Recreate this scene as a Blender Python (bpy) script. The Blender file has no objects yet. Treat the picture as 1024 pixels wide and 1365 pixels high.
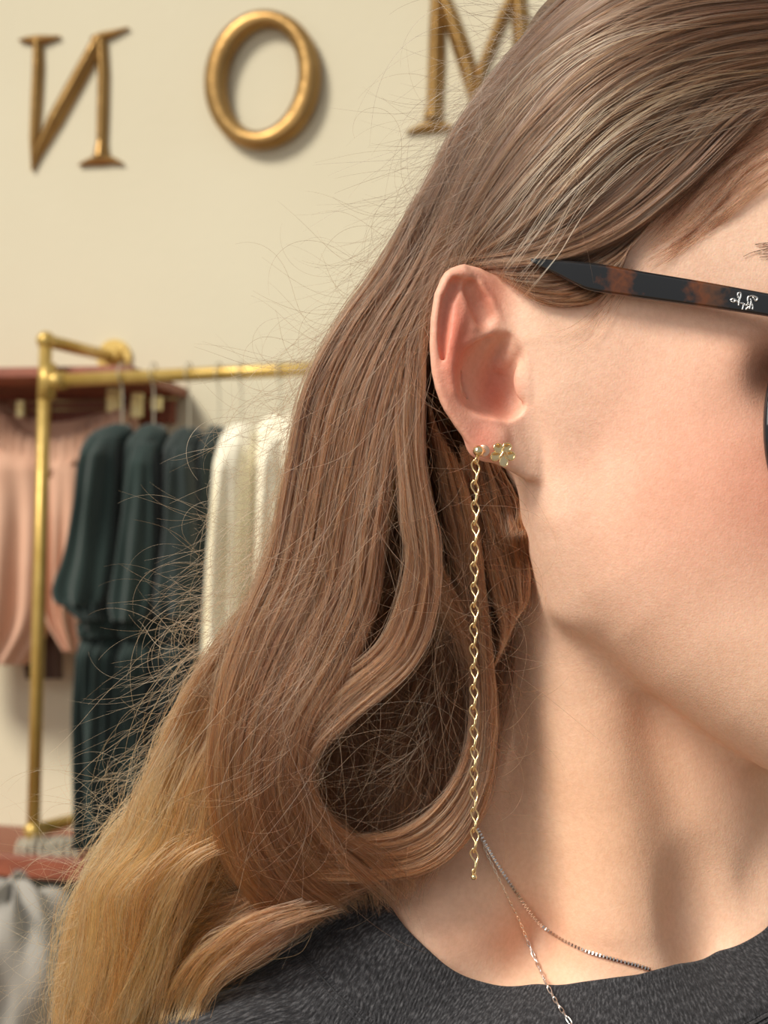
import bpy, bmesh, math, random
import numpy as np
from mathutils import Matrix, Vector, Euler
rng = np.random.default_rng(7)
random.seed(7)
sc = bpy.context.scene
COL = sc.collection

# ------------------------------------------------------------------ camera
F_PX = 2207.0            # focal length in pixels of the 1024 x 1365 frame
D0 = 0.50                # distance from the lens to the ear
U = D0 / F_PX            # one modelling unit of the figure = one pixel at the ear's distance
CAM_LOC = Vector((0.0, 0.0, 1.45))
CAM_M = (Matrix.Translation(CAM_LOC) @ Euler((math.radians(94.0), 0, 0)).to_matrix().to_4x4()
         @ Matrix.Rotation(math.radians(1.5), 4, 'Z'))
cam_d = bpy.data.cameras.new('camera'); cam = bpy.data.objects.new('camera', cam_d); COL.objects.link(cam)
cam_d.sensor_fit = 'HORIZONTAL'; cam_d.sensor_width = 36.0; cam_d.lens = 36.0 * F_PX / 1024.0
cam_d.clip_start = 0.05; cam_d.clip_end = 60
cam.matrix_world = CAM_M
cam_d.dof.use_dof = True; cam_d.dof.focus_distance = D0 - 0.008; cam_d.dof.aperture_fstop = 28.0
cam_d.dof.aperture_blades = 0
sc.camera = cam

# ------------------------------------------------------------------ world and lamps
w = bpy.data.worlds.new('world'); sc.world = w; w.use_nodes = True
bg = w.node_tree.nodes['Background']; bg.inputs[0].default_value = (0.93, 0.93, 0.93, 1); bg.inputs[1].default_value = 0.34
def lamp(name, kind, loc, target, energy, color, size=None, size_y=None, angle=None):
    d = bpy.data.lights.new(name, kind); o = bpy.data.objects.new(name, d); COL.objects.link(o)
    o.location = loc; o.rotation_euler = (Vector(target) - Vector(loc)).to_track_quat('-Z', 'Y').to_euler()
    d.energy = energy; d.color = color
    if size: d.shape = 'RECTANGLE'; d.size = size; d.size_y = size_y or size
    if angle is not None: d.angle = angle
    return o
lamp('sun', 'SUN', (-2.3, -1.72, 3.98), (0.05, 0.5, 1.45), 3.45, (1.0, 0.93, 0.82), angle=math.radians(18))
lamp('shop_window_light', 'AREA', (-1.7, -1.3, 2.3), (0.0, 0.6, 1.4), 27, (1.0, 0.96, 0.9), 1.4, 1.6)
sc.view_settings.view_transform = 'Standard'; sc.view_settings.look = 'None'
sc.view_settings.gamma = 1.0; sc.view_settings.use_curve_mapping = False
sc.view_settings.exposure = 0.0
sc.cycles.use_denoising = True
sc.cycles.max_bounces = 8; sc.cycles.transparent_max_bounces = 8

# ------------------------------------------------------------------ helpers
def P(px, py, d):
    """world point seen at pixel (px, py) at distance d along the camera's axis (metres)"""
    return CAM_M @ Vector(((px - 512.0) / F_PX * d, (682.5 - py) / F_PX * d, -d))
def q(px, py, dl):
    """figure coordinates (x right, y away, z up; units of U) of pixel (px, py) at depth dl behind the ear plane"""
    k = 1.0 + dl / F_PX
    return np.array([(px - 512.0) * k, dl, (682.5 - py) * k])
_R = np.array(CAM_M.to_3x3()); _T = np.array(CAM_M.translation)
def to_world(A):
    """figure coordinates (n x 3) -> world metres"""
    A = np.asarray(A, dtype=np.float64)
    loc = np.stack([A[..., 0] * U, A[..., 2] * U, -(D0 + A[..., 1] * U)], axis=-1)
    return loc @ _R.T + _T
def lin(r, g, b):
    f = lambda c: (c / 255 / 12.92) if c / 255 <= 0.04045 else ((c / 255 + 0.055) / 1.055) ** 2.4
    return (f(r), f(g), f(b), 1.0)
def mesh_obj(name, verts, faces, mat=None, parent=None, smooth=True):
    me = bpy.data.meshes.new(name)
    me.from_pydata([tuple(v) for v in verts], [], faces if isinstance(faces, list) else faces.tolist())
    if smooth: me.polygons.foreach_set('use_smooth', np.ones(len(me.polygons), bool))
    me.update()
    o = bpy.data.objects.new(name, me); COL.objects.link(o)
    if mat: me.materials.append(mat)
    if parent: attach(o, parent)
    return o
def attach(o, parent):
    o.parent = parent
    m = Matrix.Identity(4); p = parent; ch = []
    while p is not None: ch.append(p); p = p.parent
    for p in reversed(ch): m = m @ p.matrix_parent_inverse @ Matrix.Translation(p.location)
    o.matrix_parent_inverse = m.inverted()
def thing(name, label, cat, loc, group=None):
    o = bpy.data.objects.new(name, None); COL.objects.link(o); o.location = loc; o.empty_display_size = 0.02
    o['label'] = label; o['category'] = cat
    if group: o['group'] = group
    return o
def tag(o, label=None, cat=None, group=None, kind=None):
    for k, v in (('label', label), ('category', cat), ('group', group), ('kind', kind)):
        if v: o[k] = v
    return o
def catmull(pts, n, closed=False):
    P_ = np.asarray(pts, float)
    if closed: P_ = np.vstack([P_[-1], P_, P_[0], P_[1]])
    else: P_ = np.vstack([2 * P_[0] - P_[1], P_, 2 * P_[-1] - P_[-2]])
    segs = len(P_) - 3
    d = np.linalg.norm(P_[2:-1] - P_[1:-2], axis=1) + 1e-9
    cum = np.concatenate([[0], np.cumsum(d)])
    s = np.linspace(0, cum[-1], n, endpoint=not closed)
    i = np.clip(np.searchsorted(cum, s, side='right') - 1, 0, segs - 1)
    t = ((s - cum[i]) / d[i])[:, None]
    p0, p1, p2, p3 = P_[i], P_[i + 1], P_[i + 2], P_[i + 3]
    return 0.5 * (2 * p1 + (p2 - p0) * t + (2 * p0 - 5 * p1 + 4 * p2 - p3) * t ** 2 + (3 * p1 - p0 - 3 * p2 + p3) * t ** 3)
def tube_geo(pts, r, sides=10, closed=False, flat=1.0, cap=True):
    """tube through pts (n x 3, world); r scalar or per point"""
    pts = np.asarray(pts, float); n = len(pts)
    r = np.broadcast_to(np.asarray(r, float), (n,))
    if closed: tan = np.roll(pts, -1, 0) - np.roll(pts, 1, 0)
    else: tan = np.gradient(pts, axis=0)
    tan /= np.linalg.norm(tan, axis=1)[:, None] + 1e-12
    up = np.array([0.31, 0.52, 0.79]); nrm = []
    v = np.cross(tan[0], up); v /= np.linalg.norm(v)
    for t in tan:
        v = v - t * np.dot(v, t); v /= np.linalg.norm(v) + 1e-12; nrm.append(v.copy())
    nrm = np.array(nrm); bi = np.cross(tan, nrm)
    if closed:   # spread the twist so that the ends meet
        v = nrm[-1] - tan[0] * np.dot(nrm[-1], tan[0]); a = math.atan2(np.dot(v, bi[0]), np.dot(v, nrm[0]))
        an = -a * np.arange(n) / n
        nrm, bi = nrm * np.cos(an)[:, None] + bi * np.sin(an)[:, None], -nrm * np.sin(an)[:, None] + bi * np.cos(an)[:, None]
    a = np.linspace(0, 2 * np.pi, sides, endpoint=False)
    V = pts[:, None, :] + r[:, None, None] * (np.cos(a)[None, :, None] * nrm[:, None, :] + flat * np.sin(a)[None, :, None] * bi[:, None, :])
    V = V.reshape(-1, 3); Fc = []
    for i in range(n if closed else n - 1):
        j = (i + 1) % n
        for k in range(sides):
            l = (k + 1) % sides
            Fc.append([i * sides + k, i * sides + l, j * sides + l, j * sides + k])
    if not closed and cap:
        Fc.append(list(range(sides))[::-1]); Fc.append([(n - 1) * sides + k for k in range(sides)])
    return V, Fc
def join_geo(items):
    V = []; Fc = []; o = 0
    for v, f in items:
        V.append(np.asarray(v)); Fc += [[i + o for i in g] for g in f]; o += len(v)
    return np.vstack(V), Fc
def box_geo(cx, ax, ay, az, hx, hy, hz):
    cx, ax, ay, az = [np.asarray(v, float) for v in (cx, ax, ay, az)]
    V = [cx + sx * hx * ax + sy * hy * ay + sz * hz * az for sx in (-1, 1) for sy in (-1, 1) for sz in (-1, 1)]
    return np.array(V), [[0, 1, 3, 2], [4, 6, 7, 5], [0, 4, 5, 1], [2, 3, 7, 6], [0, 2, 6, 4], [1, 5, 7, 3]]
def sphere_geo(c, r, nu=20, nv=12, sx=(1, 1, 1)):
    V = [np.array(c) + np.array([0, 0, r * sx[2]])]; Fc = []
    for j in range(1, nv):
        ph = math.pi * j / nv
        for i in range(nu):
            th = 2 * math.pi * i / nu
            V.append(np.array(c) + r * np.array([math.sin(ph) * math.cos(th) * sx[0], math.sin(ph) * math.sin(th) * sx[1], math.cos(ph) * sx[2]]))
    V.append(np.array(c) - np.array([0, 0, r * sx[2]]))
    for i in range(nu):
        Fc.append([0, 1 + i, 1 + (i + 1) % nu])
        for j in range(nv - 2):
            a = 1 + j * nu; b = a + nu
            Fc.append([a + i, b + i, b + (i + 1) % nu, a + (i + 1) % nu])
        a = 1 + (nv - 2) * nu
        Fc.append([a + i, len(V) - 1, a + (i + 1) % nu])
    return np.array(V), Fc
def bevel(o, width, seg=2, angle=0.6):
    m = o.modifiers.new('bevel', 'BEVEL'); m.width = width; m.segments = seg; m.limit_method = 'ANGLE'; m.angle_limit = angle
    return o

# ------------------------------------------------------------------ materials
class N:
    def __init__(s, name):
        s.m = bpy.data.materials.new(name); s.m.use_nodes = True; s.t = s.m.node_tree
        s.b = s.t.nodes['Principled BSDF']; s.out = s.t.nodes['Material Output']
    def n(s, kind, **kw):
        x = s.t.nodes.new(kind)
        for k, v in kw.items():
            if k.startswith('i_'):
                key = k[2:]
                x.inputs[int(key) if key.isdigit() else key].default_value = v
            else: setattr(x, k, v)
        return x
    def l(s, a, b): s.t.links.new(a, b)
    def coord(s, kind='Object'): return s.n('ShaderNodeTexCoord').outputs[kind]
    def ramp(s, fac, stops):
        r = s.n('ShaderNodeValToRGB'); s.l(fac, r.inputs[0]); e = r.color_ramp.elements
        while len(e) < len(stops): e.new(0.5)
        for el, (p, c) in zip(e, stops): el.position = p; el.color = c
        return r.outputs[0]
    def noise(s, scale, detail=4, rough=0.55, vec=None, dist=0.0):
        x = s.n('ShaderNodeTexNoise'); x.inputs['Scale'].default_value = scale; x.inputs['Detail'].default_value = detail
        x.inputs['Roughness'].default_value = rough; x.inputs['Distortion'].default_value = dist
        s.l(vec if vec is not None else s.coord(), x.inputs['Vector']); return x.outputs['Fac']
    def bump(s, h, strength, dist=0.001, prev=None):
        x = s.n('ShaderNodeBump'); x.inputs['Strength'].default_value = strength; x.inputs['Distance'].default_value = dist
        s.l(h, x.inputs['Height'])
        if prev is not None: s.l(prev, x.inputs['Normal'])
        return x.outputs[0]
    def set(s, **kw):
        for k, v in kw.items(): s.b.inputs[k.replace('_', ' ')].default_value = v
        return s
def simple(name, col, rough=0.5, metal=0.0, bump=None, var=None):
    m = N(name); m.set(Base_Color=col, Roughness=rough, Metallic=metal)
    if var:
        sc_, lo, hi = var
        m.l(m.ramp(m.noise(sc_), [(0.3, lo), (0.7, hi)]), m.b.inputs['Base Color'])
    if bump: m.l(m.bump(m.noise(bump[0]), bump[1], bump[2]), m.b.inputs['Normal'])
    return m.m

def skin_material():
    m = N('skin')
    at = m.n('ShaderNodeVertexColor', layer_name='tint')
    n1 = m.noise(70, 3); n2 = m.noise(600, 3)
    mix = m.n('ShaderNodeMix', data_type='RGBA', blend_type='MULTIPLY'); mix.inputs[0].default_value = 1.0
    m.l(at.outputs[0], mix.inputs[6])
    m.l(m.ramp(n1, [(0.3, (0.93, 0.90, 0.88, 1)), (0.7, (1.0, 1.0, 1.0, 1))]), mix.inputs[7])
    mix2 = m.n('ShaderNodeMix', data_type='RGBA', blend_type='MULTIPLY'); mix2.inputs[0].default_value = 1.0
    m.l(mix.outputs[2], mix2.inputs[6])
    m.l(m.ramp(n2, [(0.35, (0.94, 0.91, 0.89, 1)), (0.65, (1.0, 1.0, 1.0, 1))]), mix2.inputs[7])
    m.l(mix2.outputs[2], m.b.inputs['Base Color'])
    m.set(Roughness=0.52, Subsurface_Weight=0.22, Subsurface_Scale=0.004, Specular_IOR_Level=0.38)
    m.b.inputs['Subsurface Radius'].default_value = (1.0, 0.38, 0.2)
    v = m.n('ShaderNodeTexVoronoi', i_Scale=1500.0); m.l(m.coord(), v.inputs['Vector'])
    b1 = m.bump(m.noise(1100, 4, 0.6), 0.17, 0.0006)
    b2 = m.bump(v.outputs['Distance'], 0.12, 0.0004, b1)
    m.l(b2, m.b.inputs['Normal'])
    return m.m
def gold_material(name='gold', col=(1.0, 0.78, 0.42, 1), rough=0.14):
    m = N(name); m.set(Base_Color=col, Metallic=1.0, Roughness=rough)
    m.l(m.bump(m.noise(900, 3), 0.12, 0.0003), m.b.inputs['Normal']); return m.m
def pipe_material():
    m = N('gold_painted_pipe')
    m.l(m.ramp(m.noise(14, 4), [(0.3, lin(186, 154, 78)), (0.7, lin(216, 186, 112))]), m.b.inputs['Base Color'])
    m.set(Metallic=0.55, Roughness=0.38)
    m.l(m.bump(m.noise(160, 4), 0.3, 0.002), m.b.inputs['Normal']); return m.m
def letter_material():
    m = N('brushed_brass')
    m.l(m.ramp(m.noise(9, 5, 0.6), [(0.25, lin(140, 106, 58)), (0.75, lin(182, 146, 90))]), m.b.inputs['Base Color'])
    m.set(Metallic=0.75, Roughness=0.36)
    m.l(m.bump(m.noise(60, 4), 0.3, 0.004), m.b.inputs['Normal']); return m.m
def wall_material():
    m = N('painted_plaster')
    m.l(m.ramp(m.noise(1.3, 4), [(0.3, lin(211, 203, 177)), (0.7, lin(217, 210, 185))]), m.b.inputs['Base Color'])
    m.set(Roughness=0.85)
    m.l(m.bump(m.noise(60, 5), 0.25, 0.002), m.b.inputs['Normal']); return m.m
def wood_material(name, c0, c1):
    m = N(name)
    mp = m.n('ShaderNodeMapping'); mp.inputs['Scale'].default_value = (1.5, 14, 14); m.l(m.coord(), mp.inputs[0])
    m.l(m.ramp(m.noise(6, 5, 0.6, mp.outputs[0], 0.6), [(0.3, c0), (0.7, c1)]), m.b.inputs['Base Color'])
    m.set(Roughness=0.5); return m.m
def cloth_material(name, c0, c1, scale=900, rough=0.9):
    m = N(name)
    m.l(m.ramp(m.noise(7, 4), [(0.3, c0), (0.7, c1)]), m.b.inputs['Base Color'])
    m.set(Roughness=rough, Sheen_Weight=0.25)
    m.l(m.bump(m.noise(scale, 3), 0.3, 0.001), m.b.inputs['Normal']); return m.m
def knit_material(name, ribs):
    """charcoal melange jersey; UV u runs round the neck, v away from it, both in metres"""
    m = N(name); uv = m.coord('UV')
    mp = m.n('ShaderNodeMapping'); mp.inputs['Scale'].default_value = (1400, 420, 1); m.l(uv, mp.inputs[0])
    fleck = m.noise(1.0, 4, 0.7, mp.outputs[0])
    m.l(m.ramp(fleck, [(0.32, lin(30, 30, 32)), (0.5, lin(52, 52, 55)), (0.72, lin(100, 100, 103))]), m.b.inputs['Base Color'])
    m.set(Roughness=0.95, Sheen_Weight=0.1, Specular_IOR_Level=0.2)
    wv = m.n('ShaderNodeTexWave', wave_type='BANDS', bands_direction='X'); wv.inputs['Scale'].default_value = ribs
    wv.inputs['Distortion'].default_value = 0.6; wv.inputs['Detail'].default_value = 2; wv.inputs['Detail Scale'].default_value = 40
    m.l(uv, wv.inputs[0])
    b1 = m.bump(wv.outputs['Fac'], 0.32, 0.0009); b2 = m.bump(m.noise(1800, 3), 0.5, 0.0007, b1)
    m.l(b2, m.b.inputs['Normal']); return m.m
def acetate_material():
    """tortoiseshell: black with amber patches along the arm (UV u in figure units)"""
    m = N('tortoiseshell_acetate'); uv = m.coord('UV')
    sx = m.n('ShaderNodeSeparateXYZ'); m.l(uv, sx.inputs[0])
    nz = m.n('ShaderNodeMath', operation='MULTIPLY_ADD'); m.l(m.noise(330, 2), nz.inputs[0]); nz.inputs[1].default_value = 60; m.l(sx.outputs[0], nz.inputs[2])
    mr = m.n('ShaderNodeMapRange', i_1=700.0, i_2=1100.0); m.l(nz.outputs[0], mr.inputs[0])
    K = (0.012, 0.013, 0.015, 1); A = (0.13, 0.04, 0.014, 1)
    m.l(m.ramp(mr.outputs[0], [(0.0, K), (0.33, K), (0.39, A), (0.45, K), (0.60, K), (0.66, A), (0.71, (0.08, 0.035, 0.018, 1)), (0.76, K), (1.0, K)]), m.b.inputs['Base Color'])
    m.set(Roughness=0.12, Coat_Weight=0.6, Coat_Roughness=0.05); return m.m
# ------------------------------------------------------------------ the room
YAW = math.radians(14.0)
WN = np.array([-math.sin(YAW), -math.cos(YAW), 0.0])            # wall normal, towards the room
WL = np.array([math.cos(YAW), -math.sin(YAW), 0.0])             # along the wall, to the right
UP = np.array([0.0, 0.0, 1.0])
W0 = np.array(P(512, 682, 3.0)); W0[2] = 0
CL = np.array(CAM_LOC)
def onwall(px, py, off=0.0):
    """where the sight line through a pixel meets the plane that stands off metres before the wall"""
    d = np.array(P(px, py, 1.0)) - CL
    t = np.dot(W0 + WN * off - CL, WN) / np.dot(d, WN)
    return CL + d * t
def wl(a, b, c):
    """room coordinates: a metres along the wall, b metres before it, c metres up"""
    return W0 + WL * a + WN * b + UP * c
def wall_ab(p):
    v = np.asarray(p) - W0; return np.dot(v, WL), np.dot(v, WN), v[2]
m_wall = wall_material()
V, Fc = box_geo(wl(0, -0.05, 1.55), WL, WN, UP, 6.0, 0.05, 1.6)
tag(mesh_obj('wall_back', V, Fc, m_wall, smooth=False), kind='structure')
V, Fc = box_geo(wl(0, 2.2, -0.06), WL, WN, UP, 6.0, 2.4, 0.06)
tag(mesh_obj('floor', V, Fc, wood_material('oak_floor', lin(120, 96, 70), lin(150, 122, 92)), smooth=False), kind='structure')
V, Fc = box_geo(wl(0, 0.008, 0.065), WL, WN, UP, 6.0, 0.008, 0.065)
tag(mesh_obj('baseboard_back', V, Fc, simple('baseboard_paint', lin(214, 206, 184), 0.5), smooth=False), kind='structure')

# ---- the sign's letters: cast brass, standing off the wall a little
m_brass = letter_material()
def outline_letter(name, loops, label, depth_m=0.012, bev=0.013, bres=2, lift=0.004):
    """loops: closed pixel outlines (outer first, then holes), cut out and rounded"""
    c0 = np.mean([onwall(x, y) for x, y in loops[0]], axis=0)
    cu = bpy.data.curves.new(name, 'CURVE'); cu.dimensions = '2D'; cu.fill_mode = 'BOTH'
    cu.extrude = 0.002; cu.bevel_depth = bev; cu.bevel_resolution = bres; cu.offset = -bev
    for lp in loops:
        s = cu.splines.new('POLY'); s.points.add(len(lp) - 1); s.use_cyclic_u = True
        for pt, (x, y) in zip(s.points, lp):
            v = onwall(x, y) - c0; pt.co = (np.dot(v, WL), v[2], 0, 1)
    tmp = bpy.data.objects.new('tmp_outline', cu); COL.objects.link(tmp)
    bpy.context.view_layer.update()
    me = bpy.data.meshes.new_from_object(tmp.evaluated_get(bpy.context.evaluated_depsgraph_get()))
    me.name = name
    bpy.data.objects.remove(tmp); bpy.data.curves.remove(cu)
    bm = bmesh.new(); bm.from_mesh(me); bmesh.ops.remove_doubles(bm, verts=bm.verts, dist=1e-5); bm.to_mesh(me); bm.free()
    o = bpy.data.objects.new(name, me); COL.objects.link(o)
    me.polygons.foreach_set('use_smooth', np.ones(len(me.polygons), bool))
    me.materials.clear(); me.materials.append(m_brass)
    c = c0 + WN * (bev + 0.002 + lift)
    o.matrix_world = Matrix(((WL[0], 0, WN[0], c[0]), (WL[1], 0, WN[1], c[1]), (0, 1, WN[2], c[2]), (0, 0, 0, 1)))
    return tag(o, label, 'letter', 'brass letters of the wall sign')
sc2 = lambda pts: [(x / 2.0, y / 2.0) for x, y in pts]
def ridge_letter(name, strokes, label):
    """Roman letter cast with a ridge down every stroke: each stroke is a list of (px, py, half width px)"""
    items = []
    for st in strokes:
        pts = np.array([onwall(x, y) for x, y, h in st]); hw = np.array([h for *_, h in st]) / F_PX * 3.05
        tan = np.gradient(pts, axis=0); tan /= np.linalg.norm(tan, axis=1)[:, None]
        sd = np.cross(tan, WN); n = len(pts)
        V = []
        for p, s, h in zip(pts, sd, hw):
            V += [p + s * h + WN * 0.003, p + s * h * 0.92 + WN * 0.008, p + s * h * 0.12 + WN * (0.008 + 0.8 * min(h, 0.016)), p - s * h * 0.12 + WN * (0.008 + 0.8 * min(h, 0.016)), p - s * h * 0.92 + WN * 0.008, p - s * h + WN * 0.003]
        Fc = [[i * 6 + k, i * 6 + (k + 1) % 6, i * 6 + 6 + (k + 1) % 6, i * 6 + 6 + k] for i in range(n - 1) for k in range(6)]
        Fc += [list(range(6))[::-1], [(n - 1) * 6 + k for k in range(6)]]
        items.append((np.array(V), Fc))
    V, Fc = join_geo(items)
    c = V.mean(0); o = mesh_obj(name, V - c, Fc, m_brass, smooth=False); o.location = c
    return tag(o, label, 'letter', 'brass letters of the wall sign')
# the reversed N
ridge_letter('sign_letter', [
    [(52, 52, 7.5), (52, 90, 8.5), (50, 130, 8.5), (47, 185, 7), (45, 228, 1.5)],
    [(27, 55, 1), (38, 54.5, 5), (54, 55, 8), (68, 53, 5), (82, 50, 1)],
    [(45, 227, 1.5), (52, 205, 7), (75, 160, 12.5), (100, 115, 12.5), (124, 72, 12), (134, 52, 10)],
    [(124, 53, 4), (138, 50, 7), (152, 46, 5), (173, 38.5, 1)],
    [(137, 54, 8), (139, 100, 8.5), (138, 150, 8.5), (137, 190, 8), (136, 210, 12)],
    [(107, 221, 1.5), (120, 217, 5), (136, 213, 9), (152, 215, 5), (165, 219, 1.5)]],
    'brass letter with a slanting stroke, a reversed N, leftmost on the wall')
def oval(cx, cy, rx, ry, tilt, n=72, pw=2.0):
    out = []
    for i in range(n):
        a = 2 * math.pi * i / n
        x = rx * math.cos(a); y = ry * math.sin(a)
        out.append((cx + x * math.cos(tilt) - y * math.sin(tilt), cy + x * math.sin(tilt) + y * math.cos(tilt)))
    return out
# the O: a swelling ring, thin at top and bottom
OO = oval(354, 110.5, 77, 93, math.radians(8)); OI = oval(354, 110, 46.5, 69, math.radians(10))
n = len(OO); V = []; ks = 12
for (ox, oy), (ix, iy) in zip(OO, OI):
    a = onwall(ox, oy); b = onwall(ix, iy); mid = (a + b) / 2; e = (a - b) / 2; h = np.linalg.norm(e)
    for k in range(ks):
        t = 2 * math.pi * k / ks
        V.append(mid + e * math.cos(t) + WN * (0.001 + 0.017 + (0.017 if math.sin(t) > 0 else 0.015) * math.sin(t) * (h / 0.02) ** 0.4))
Fc = [[i * ks + k, ((i + 1) % n) * ks + k, ((i + 1) % n) * ks + (k + 1) % ks, i * ks + (k + 1) % ks] for i in range(n) for k in range(ks)]
V = np.array(V); c = V.mean(0); o = mesh_obj('sign_letter', V - c, Fc, m_brass); o.location = c
tag(o, 'rounded brass letter O in the middle of the wall sign', 'letter', 'brass letters of the wall sign')
# the M, half hidden by hair
ridge_letter('sign_letter', [
    [(584, -12, 9), (583, 40, 11), (582, 90, 11.5), (580, 140, 11), (578, 160, 14)],
    [(543, 178, 1.5), (560, 173, 6), (578, 168, 10), (596, 171, 6), (613, 175, 1.5)],
    [(548, -18, 1.5), (566, -14, 5), (588, -12, 9), (600, 20, 11), (614, 60, 12), (627, 100, 12), (632, 145, 3)],
    [(632, 145, 3), (643, 95, 7), (656, 60, 7.5), (672, 20, 7.5), (690, -14, 7)],
    [(690, -14, 10), (695, 40, 12), (697, 100, 12), (699, 150, 14)],
    [(672, -18, 1.5), (695, -16, 8), (725, -18, 1.5)],
    [(664, 168, 1.5), (682, 163, 6), (699, 158, 10), (717, 160, 6), (734, 163, 1.5)]],
    'brass letter M, partly hidden behind the head of hair')

# ---- the wall-mounted rail of gold pipe
m_pipe = pipe_material()
OFF = 0.30
rail = thing('clothes_rail', 'gold pipe clothes rail fixed to the wall, carrying the green and cream clothes', 'rail', tuple(onwall(62, 480, OFF)))
def pipe(name, pts, r, parent, sides=16):
    V, Fc = tube_geo(catmull(pts, max(8, len(pts) * 6)) if len(pts) > 2 else pts, r, sides)
    return mesh_obj(name, V, Fc, m_pipe, parent)
E1 = onwall(61, 454, OFF); T1 = onwall(62.5, 508, OFF); E2 = onwall(44.5, 1107, OFF)
PR = 0.0112
pipe('upright_pipe', [E1, E2], PR, rail)
F1 = E1 - WN * OFF; F2 = E2 - WN * OFF
F1 = F1 + UP * 0.02
pipe('wall_pipe', [E1, F1], PR, rail); pipe('wall_pipe', [E2, F2], PR, rail)
barE = onwall(640, 481, OFF)
pipe('hanging_bar', [T1, barE], PR, rail)
V, Fc = sphere_geo(E1, PR * 1.45); mesh_obj('elbow', V, Fc, m_pipe, rail)
V, Fc = sphere_geo(E2, PR * 1.45); mesh_obj('elbow', V, Fc, m_pipe, rail)
d_ = (barE - T1) / np.linalg.norm(barE - T1)
V, Fc = join_geo([tube_geo([T1 - d_ * 0.0, T1 + d_ * 0.035], PR * 1.35, 16), tube_geo([T1 + UP * 0.03, T1 - UP * 0.03], PR * 1.35, 16)])
mesh_obj('tee_fitting', V, Fc, m_pipe, rail)
for fx in (F1, F2):
    V, Fc = join_geo([tube_geo([fx + WN * 0.001, fx + WN * 0.008], 0.034, 28), tube_geo([fx + WN * 0.006, fx + WN * 0.035], PR * 1.6, 20)])
    o = mesh_obj('wall_flange', V, Fc, m_pipe, rail, smooth=False)
for k, p_ in enumerate((F1, F2)):
    items = []
    for a in range(4):
        ang = a * math.pi / 2 + 0.6
        items.append(sphere_geo(p_ + WN * 0.009 + (WL * math.cos(ang) + UP * math.sin(ang)) * 0.026, 0.0035, 8, 6))
    for v, f in items: mesh_obj('screw', v, f, m_pipe, rail)

# ---- wooden shelf above the pink shorts
m_wood = wood_material('red_stained_wood', lin(128, 70, 52), lin(158, 92, 68))
A = wall_ab(onwall(176, 487, 0.27)); B = wall_ab(onwall(-60, 503, 0.27))
shelf = thing('wooden_shelf', 'red-brown wooden shelf behind the top of the gold pipe rail', 'shelf', tuple(wl(A[0], 0.0, A[2])))
zt = A[2]
V, Fc = box_geo(wl(A[0] - 0.6, 0.135, zt - 0.009), WL, WN, UP, 0.6, 0.135, 0.009)
bevel(mesh_obj('shelf_board', V, Fc, m_wood, shelf, smooth=False), 0.002)
V, Fc = box_geo(wl(A[0] - 0.6, 0.012, zt - 0.043), WL, WN, UP, 0.58, 0.012, 0.025)
bevel(mesh_obj('wall_batten', V, Fc, m_wood, shelf, smooth=False), 0.002)
m_steel = simple('steel', lin(190, 188, 180), 0.3, 0.9)
# ---- low bench shelf at the bottom left
A2 = wall_ab(onwall(60, 1143, 0.36)); 
bench = thing('low_wooden_bench', 'reddish wooden ledge low on the left, under the gold rail', 'bench', tuple(wl(A2[0] - 0.5, 0.2, A2[2] - 0.3)))
V, Fc = box_geo(wl(A2[0] - 0.45, 0.18, A2[2] - 0.018), WL, WN, UP, 0.62, 0.18, 0.018)
bevel(mesh_obj('bench_top', V, Fc, wood_material('orange_wood', lin(120, 62, 42), lin(156, 84, 56)), bench, smooth=False), 0.003)
zb = A2[2] - 0.032
for sx in (-1.05, 0.08):
    V, Fc = box_geo(wl(A2[0] + sx, 0.18, zb / 2), WL, WN, UP, 0.02, 0.16, zb / 2)
    bevel(mesh_obj('side_panel', V, Fc, m_wood, bench, smooth=False), 0.002)
m_dark = simple('dark_drawer_wood', lin(54, 52, 40), 0.6, var=(8, lin(44, 42, 32), lin(72, 68, 50)))
V, Fc = box_geo(wl(A2[0] - 0.48, 0.335, zb - 0.036), WL, WN, UP, 0.54, 0.012, 0.034)
bevel(mesh_obj('front_rail', V, Fc, m_dark, bench, smooth=False), 0.002)
V, Fc = box_geo(wl(A2[0] - 0.48, 0.02, zb / 2), WL, WN, UP, 0.54, 0.01, zb / 2 - 0.01)
mesh_obj('back_panel', V, Fc, m_dark, bench, smooth=False)

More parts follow.
